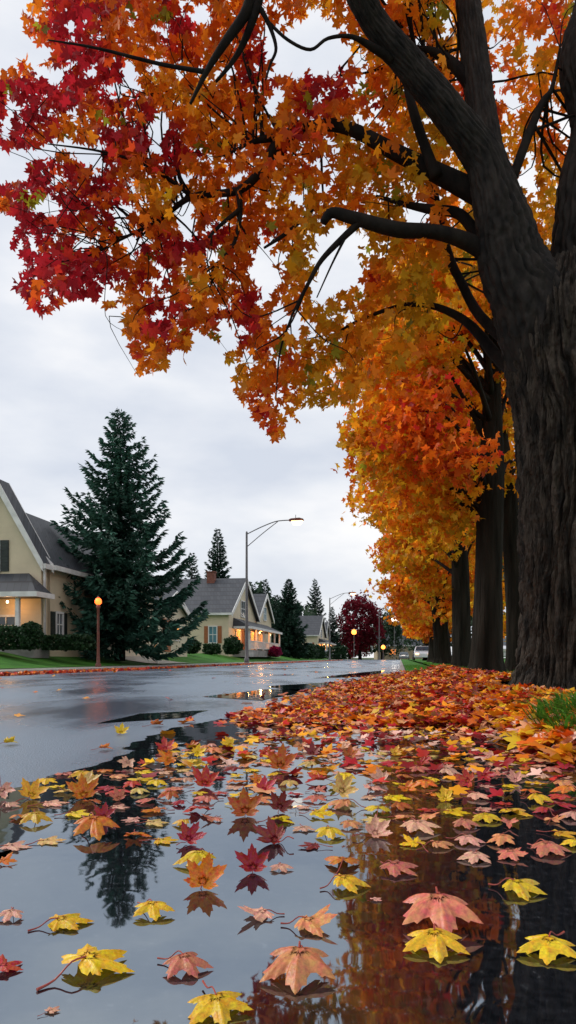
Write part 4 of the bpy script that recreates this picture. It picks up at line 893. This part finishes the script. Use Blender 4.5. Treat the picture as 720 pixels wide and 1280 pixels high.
# (px, py, width px, colour, form, heading deg (tip direction, 0 = away, 180 = to camera), lean to camera deg, own label)
HAND = [
 (275, 1272, 100, 'yellow', 'dome', 170, 8, 'yellow leaf cut off by the bottom edge, left of the big peach leaf'),
 (372, 1228, 118, 'peach', 'dome', 185, 14, 'largest peach leaf, lobes spread flat at the bottom centre'),
 (235, 1217, 72, 'pink', 'dome', 165, 10, 'rosy leaf between the big yellow and the big peach leaf'),
 (124, 1212, 112, 'yellow', 'dome', 62, 16, 'largest yellow leaf with a red stalk trailing to lower left'),
 (88, 1158, 74, 'yellow', 'half', 80, 8, 'smooth yellow leaf lying on the tip of the spruce reflection'),
 (193, 1147, 60, 'yellow', 'dome', 180, 10, 'yellow leaf right of the spruce reflection, one dark tip toward camera'),
 (12, 1152, 42, 'pale pink', 'dome', 200, 5, 'pale pink leaf at the left edge level with the spruce reflection tip'),
 (10, 1215, 50, 'red', 'half', 60, 5, 'bright red leaf at the left edge beside the largest yellow leaf'),
 (66, 1268, 26, 'pale pink', 'flat', 50, 0, 'tiny pale leaf scrap near the bottom left corner'),
 (257, 1112, 64, 'orange', 'cup', 10, 50, 'upright orange red leaf with its spiky mirror image below'),
 (243, 1084, 62, 'yellow', 'dome', 190, 8, 'yellow leaf touching the top of the upright orange red leaf'),
 (315, 1092, 50, 'crimson', 'cup', 0, 45, 'upright crimson leaf with a dark mirrored image, centre left'),
 (352, 1090, 36, 'pale pink', 'dome', 150, 5, 'small pale leaf right of the upright crimson leaf'),
 (320, 1150, 58, 'pale pink', 'half', 250, 12, 'curled pale pink leaf alone above the largest peach leaf'),
 (395, 1164, 74, 'peach', 'half', 110, 10, 'peach leaf with a yellow corner at the edge of the dark reflection'),
 (440, 1112, 62, 'yellow', 'dome', 95, 6, 'yellow leaf over the left edge of the dark brown reflection'),
 (428, 1082, 56, 'orange', 'dome', 5, 12, 'orange leaf just above the yellow one in the dark reflection edge'),
 (543, 1193, 98, 'yellow', 'dome', 180, 12, 'yellow leaf lying half under a pink leaf in the dark water'),
 (550, 1164, 124, 'pink', 'dome', 170, 4, 'pink leaf on top of a yellow leaf with long red stalks'),
 (683, 1197, 90, 'yellow', 'dome', 185, 14, 'yellow leaf nearest the bottom right corner'),
 (655, 1119, 74, 'yellow', 'dome', 110, 4, 'flat yellow leaf on black water at the right'),
 (500, 1093, 62, 'pink', 'dome', 130, 5, 'pink leaf with sharp lobes in the middle of the brown reflection'),
 (592, 1078, 50, 'pale pink', 'dome', 180, 3, 'flat pale pink leaf left of the folded salmon leaf'),
 (640, 1076, 46, 'pink', 'half', 170, 12, 'folded salmon leaf with its point toward the camera'),
 (690, 1069, 62, 'pink', 'dome', 140, 4, 'wide pink leaf near the right edge below the crimson one'),
 (413, 1048, 48, 'yellow', 'dome', 180, 6, 'yellow leaf with dark mirrored lobes, middle of the puddle'),
 (440, 1036, 36, 'peach', 'dome', 160, 4, 'small peach leaf right above the yellow mid puddle leaf'),
 (403, 1022, 42, 'yellow', 'half', 90, 5, 'yellow leaf folded into two wings in mid puddle'),
 (306, 1022, 52, 'rust orange', 'cup', 0, 55, 'large upright rust leaf with a serrated mirror image'),
 (352, 1017, 38, 'dark red', 'cup', 20, 60, 'dark red standing leaf right of the large rust one'),
 (265, 1028, 32, 'pink', 'half', 200, 8, 'small pink leaf left of the large upright rust leaf'),
 (240, 1056, 42, 'crimson', 'cup', 40, 45, 'crimson leaf curled upward above the upright orange red leaf'),
 (257, 985, 42, 'red', 'cup', 0, 45, 'bright red standing leaf over dark spruce reflection'),
 (297, 980, 32, 'orange', 'half', 30, 20, 'orange brown curled leaf between two standing red leaves'),
 (333, 991, 36, 'crimson', 'cup', 50, 30, 'crimson star shaped leaf left of a pale one'),
 (362, 984, 30, 'pale yellow', 'dome', 170, 6, 'cream coloured leaf left of the folded red leaf'),
 (395, 980, 38, 'red', 'fold', 260, 15, 'red leaf folded like a boat in mid puddle'),
 (431, 976, 32, 'yellow', 'dome', 180, 12, 'yellow leaf right of the boat shaped red leaf'),
 (393, 1003, 36, 'pink', 'half', 200, 8, 'pink leaf with a dark shadowed half below the boat shaped one'),
 (353, 963, 46, 'rust orange', 'cup', 0, 50, 'wide rust leaf standing in a row behind the crimson star'),
 (334, 953, 28, 'yellow', 'flat', 90, 5, 'yellow leaf touching the wide rust standing leaf'),
 (390, 945, 26, 'dark red', 'cup', 0, 40, 'small dark red spiky leaf behind the boat shaped one'),
 (103, 975, 38, 'golden', 'dome', 180, 18, 'golden domed leaf on top of the leftmost orange stack'),
 (103, 1000, 46, 'orange', 'cup', 0, 45, 'orange leaf standing under the golden domed one at left'),
 (68, 1007, 46, 'pale pink', 'flat', 90, 3, 'flat pale pink leaf left of the standing orange one'),
 (46, 1030, 46, 'golden', 'dome', 170, 20, 'mustard domed leaf at the left over the tree reflection'),
 (100, 1021, 44, 'yellow', 'flat', 100, 4, 'flat yellow leaf between the mustard and crimson leaves'),
 (131, 1026, 32, 'crimson', 'cup', 20, 45, 'crimson upright leaf among pale ones at the left'),
 (120, 1047, 70, 'orange', 'dome', 175, 25, 'broad orange leaf with glowing back in the left group'),
 (64, 1054, 50, 'pale yellow', 'flat', 90, 5, 'pale yellow leaf left of the broad orange one'),
 (172, 1049, 40, 'orange', 'half', 160, 15, 'orange leaf between the broad orange and a yellow leaf'),
 (208, 1054, 44, 'yellow', 'flat', 100, 6, 'yellow leaf at the right end of the left hand row'),
 (196, 1032, 42, 'pale yellow', 'flat', 80, 3, 'pale yellow leaf behind the right end of the left row'),
 (211, 1000, 34, 'rust orange', 'dome', 180, 20, 'rounded rust orange leaf alone right of the dark reflection'),
 (197, 983, 32, 'yellow', 'dome', 170, 6, 'bright yellow leaf over the black spruce reflection'),
 (150, 1012, 34, 'pale pink', 'flat', 90, 4, 'pale pink leaf beyond the crimson upright one at left'),
 (150, 973, 34, 'peach', 'flat', 100, 4, 'peach leaf left of the bright yellow reflection leaf'),
 (180, 968, 32, 'yellow', 'flat', 90, 5, 'small yellow leaf behind the bright yellow reflection leaf'),
 (132, 966, 28, 'orange', 'flat', 110, 4, 'orange leaf at the far left border of the puddle'),
 (206, 939, 30, 'red', 'cup', 0, 35, 'bright red curled leaf at the far puddle edge'),
 (229, 965, 28, 'pale yellow', 'flat', 80, 3, 'cream leaf below the red curled one at puddle edge'),
 (10, 1081, 30, 'orange', 'half', 90, 15, 'orange leaf cut by the left edge above the pale pink one'),
 (22, 1062, 50, 'pale pink', 'flat', 90, 2, 'washed out pale leaf under water at the left edge'),
 (14, 931, 26, 'yellow', 'fold', 100, 10, 'folded yellow leaf on wet asphalt at the left edge'),
 (152, 918, 22, 'yellow', 'cup', 10, 40, 'yellow leaf standing on the wet asphalt beyond the puddle'),
 (133, 938, 24, 'orange', 'fold', 95, 6, 'orange rolled leaf on asphalt at the puddle border'),
 (197, 908, 24, 'rust orange', 'fold', 80, 6, 'rolled rust leaf farther out on the wet asphalt'),
 (238, 903, 18, 'red', 'fold', 90, 6, 'rolled red leaf on asphalt right of the rolled rust one'),
 (526, 1041, 62, 'pale pink', 'dome', 150, 5, 'pale pink leaf with a long stalk in the brown reflection'),
 (555, 1003, 28, 'yellow', 'cup', 0, 45, 'yellow leaf standing upright beside the trunk reflection'),
 (497, 1001, 46, 'yellow', 'flat', 90, 4, 'yellow leaf lying over a rust one left of the trunk reflection'),
 (502, 1013, 38, 'rust orange', 'dome', 100, 3, 'rust leaf half under the yellow one left of trunk reflection'),
 (571, 1019, 48, 'yellow', 'flat', 95, 4, 'yellow leaf left of its twin below the trunk reflection'),
 (607, 1028, 46, 'yellow', 'dome', 180, 6, 'yellow leaf with points down right below the trunk reflection'),
 (607, 1015, 34, 'pale pink', 'flat', 90, 3, 'pale pink leaf between three yellow ones under the trunk reflection'),
 (583, 1036, 42, 'pink', 'dome', 170, 5, 'pink leaf below the twin yellow leaves'),
 (588, 1057, 46, 'pale pink', 'dome', 150, 4, 'pale pink leaf below the pink one in black water'),
 (636, 1036, 28, 'pink', 'fold', 180, 35, 'salmon leaf folded upright like a tent on black water'),
 (643, 1021, 56, 'golden', 'half', 95, 12, 'golden leaf draped behind the tent shaped salmon leaf'),
 (676, 1005, 42, 'yellow', 'dome', 100, 8, 'rounded yellow leaf left of the crimson right edge leaf'),
 (704, 1012, 42, 'crimson', 'half', 150, 25, 'crimson leaf at the right edge of the water'),
 (600, 1000, 40, 'pale pink', 'dome', 120, 4, 'pale pink star leaf on the black trunk reflection'),
 (638, 985, 30, 'yellow', 'flat', 90, 3, 'small yellow leaf right of the trunk reflection top'),
 (530, 985, 38, 'orange', 'dome', 170, 10, 'orange domed leaf in the brown reflection, left of trunk reflection'),
 (563, 970, 40, 'pale pink', 'dome', 100, 4, 'pink double pointed leaf at the top left of trunk reflection'),
 (525, 966, 30, 'pink', 'dome', 150, 6, 'small pink leaf above the orange domed one'),
 (707, 1046, 44, 'golden', 'flat', 90, 8, 'golden leaf at the right edge under the crimson one'),
 (706, 985, 36, 'peach', 'dome', 120, 10, 'peach leaf at right edge just above the crimson one'),
 (630, 960, 32, 'yellow', 'flat', 90, 3, 'yellow leaf among pink ones right of the trunk reflection top'),
 (470, 1128, 20, 'pale pink', 'flat', 60, 2, 'tiny pale scrap between the yellow and pink leaves of brown reflection'),
]
VARI = {}
def get_mesh(i, form):
    k = (i, form)
    if k not in VARI: VARI[k] = leaf_mesh(1000+i*13+len(form), form)
    return VARI[k]
placed = []
STEMC = 0
def put_leaf(x, y, wd, colour, form, head, lean, label, var, z0=.006, stem=True):
    me, sm = get_mesh(var, form); s_ = wd/1.12
    o = bpy.data.objects.new('maple_leaf', me); COL.objects.link(o); o.scale = (s_,)*3
    # heading: tip away from camera = 0
    lean = lean if form == 'cup' else lean*.25
    Rm = Matrix.Rotation(R(lean), 4, 'X') @ Matrix.Rotation(-R(head), 4, 'Z')
    az = math.atan2(-x, y); Rm = Matrix.Rotation(az, 4, 'Z') @ Rm
    o.rotation_euler = Rm.to_euler()
    co = np.empty(len(me.vertices)*3, dtype=np.float32); me.vertices.foreach_get('co', co); co = co.reshape(-1, 3)*s_
    m3 = np.array(Rm.to_3x3()); wv = co@m3.T; c = (wv.max(0)+wv.min(0))/2
    o.location = (x-c[0], y-c[1], z0-wv[:, 2].min())
    j = random.uniform(.86, 1.1); o.color = tuple(min(1, c_*j*random.uniform(.93, 1.07)) for c_ in LC[colour])+(1,)
    if stem:
        st = bpy.data.objects.new('stem', sm); COL.objects.link(st); st.parent = o
    tag(o, label, 'leaf', 'fallen maple leaves'); placed.append((x, y, wd)); return o
for i, (px, py, wpx, c, form, hd, ln, lb) in enumerate(HAND):
    g = G(px, py); wd = wpx/FPX*g.y
    put_leaf(g.x, g.y, wd*1.04, c, form, hd+random.uniform(-12, 12), ln, lb, i, z0=.0055 if not lb.startswith('pink leaf on top') else .012)
# the rest of the 300: smaller leaves further back, labelled by colour, shape, place and rank
CW = [('yellow', 5), ('golden', 2), ('pale yellow', 2), ('orange', 3), ('rust orange', 3), ('peach', 3), ('pink', 3), ('pale pink', 4), ('red', 4), ('dark red', 3), ('crimson', 2)]
FW = [('dome', 4), ('flat', 4), ('half', 3), ('cup', 2)]
FN = dict(dome='domed', flat='flat', half='curled', cup='upturned')
ORD = ['nearest', 'second nearest', 'third nearest', 'fourth nearest', 'fifth nearest', 'sixth nearest', 'seventh nearest', 'eighth nearest', 'ninth nearest', 'tenth nearest']
def zone(px, py):
    if px < 130: r_ = 'in the left part of the puddle'
    elif px < 250: r_ = 'over the dark spruce reflection'
    elif px < 350: r_ = 'on bright water left of centre'
    elif px < 440: r_ = 'on bright water at the centre'
    elif px < 545: r_ = 'over the brown orange reflection'
    elif px < 640: r_ = 'by the dark trunk reflection'
    else: r_ = 'near the right hand kerb'
    return r_
tries = 0; new = []
while len(placed) < 299 and tries < 20000:
    tries += 1; v = rnd.uniform(1.6, 3.5); u = rnd.uniform(-1.3, .84)
    dens = .2 if v < 2.0 else (.7 if v < 2.6 else 1)
    if rnd.random() > dens: continue
    p = S(u, v); px = 360+p.x/p.y*FPX; py = HOR+CH/p.y*FPX
    if not (4 < px < 718) or py > 1062: continue
    if py < 982-.42*px*.35 and px < 200 : continue
    if px < 250 and py < 1000-(px*.38): continue
    if px < 330 and py > 1035: continue
    wd = rnd.uniform(.065, .115)
    if any((p.x-a_)**2+((p.y-b_)*.62)**2 < ((wd+c_)*.40)**2 for a_, b_, c_ in placed): continue
    c = rnd.choices([a_ for a_, _ in CW], [b_ for _, b_ in CW])[0]; f = rnd.choices([a_ for a_, _ in FW], [b_ for _, b_ in FW])[0]
    if px > 440 and c in ('dark red',): c = 'pale pink'
    o = put_leaf(p.x, p.y, wd, c, f, rnd.uniform(0, 360), rnd.uniform(0, 14) if f != 'cup' else rnd.uniform(25, 55), None, rnd.randrange(24), stem=v < 2.6)
    new.append((o, c, f, zone(px, py), p.y))
cls = {}
for t_ in new: cls.setdefault((t_[1], t_[2], t_[3]), []).append(t_)
for (c, f, z), l_ in cls.items():
    l_.sort(key=lambda q: q[4])
    for i, t_ in enumerate(l_):
        t_[0]['label'] = f'small {c} {FN[f]} leaf {z}' if len(l_) == 1 else f'{ORD[min(i, 9)]} of the small {c} {FN[f]} leaves {z}'
print('single leaves', len(placed))
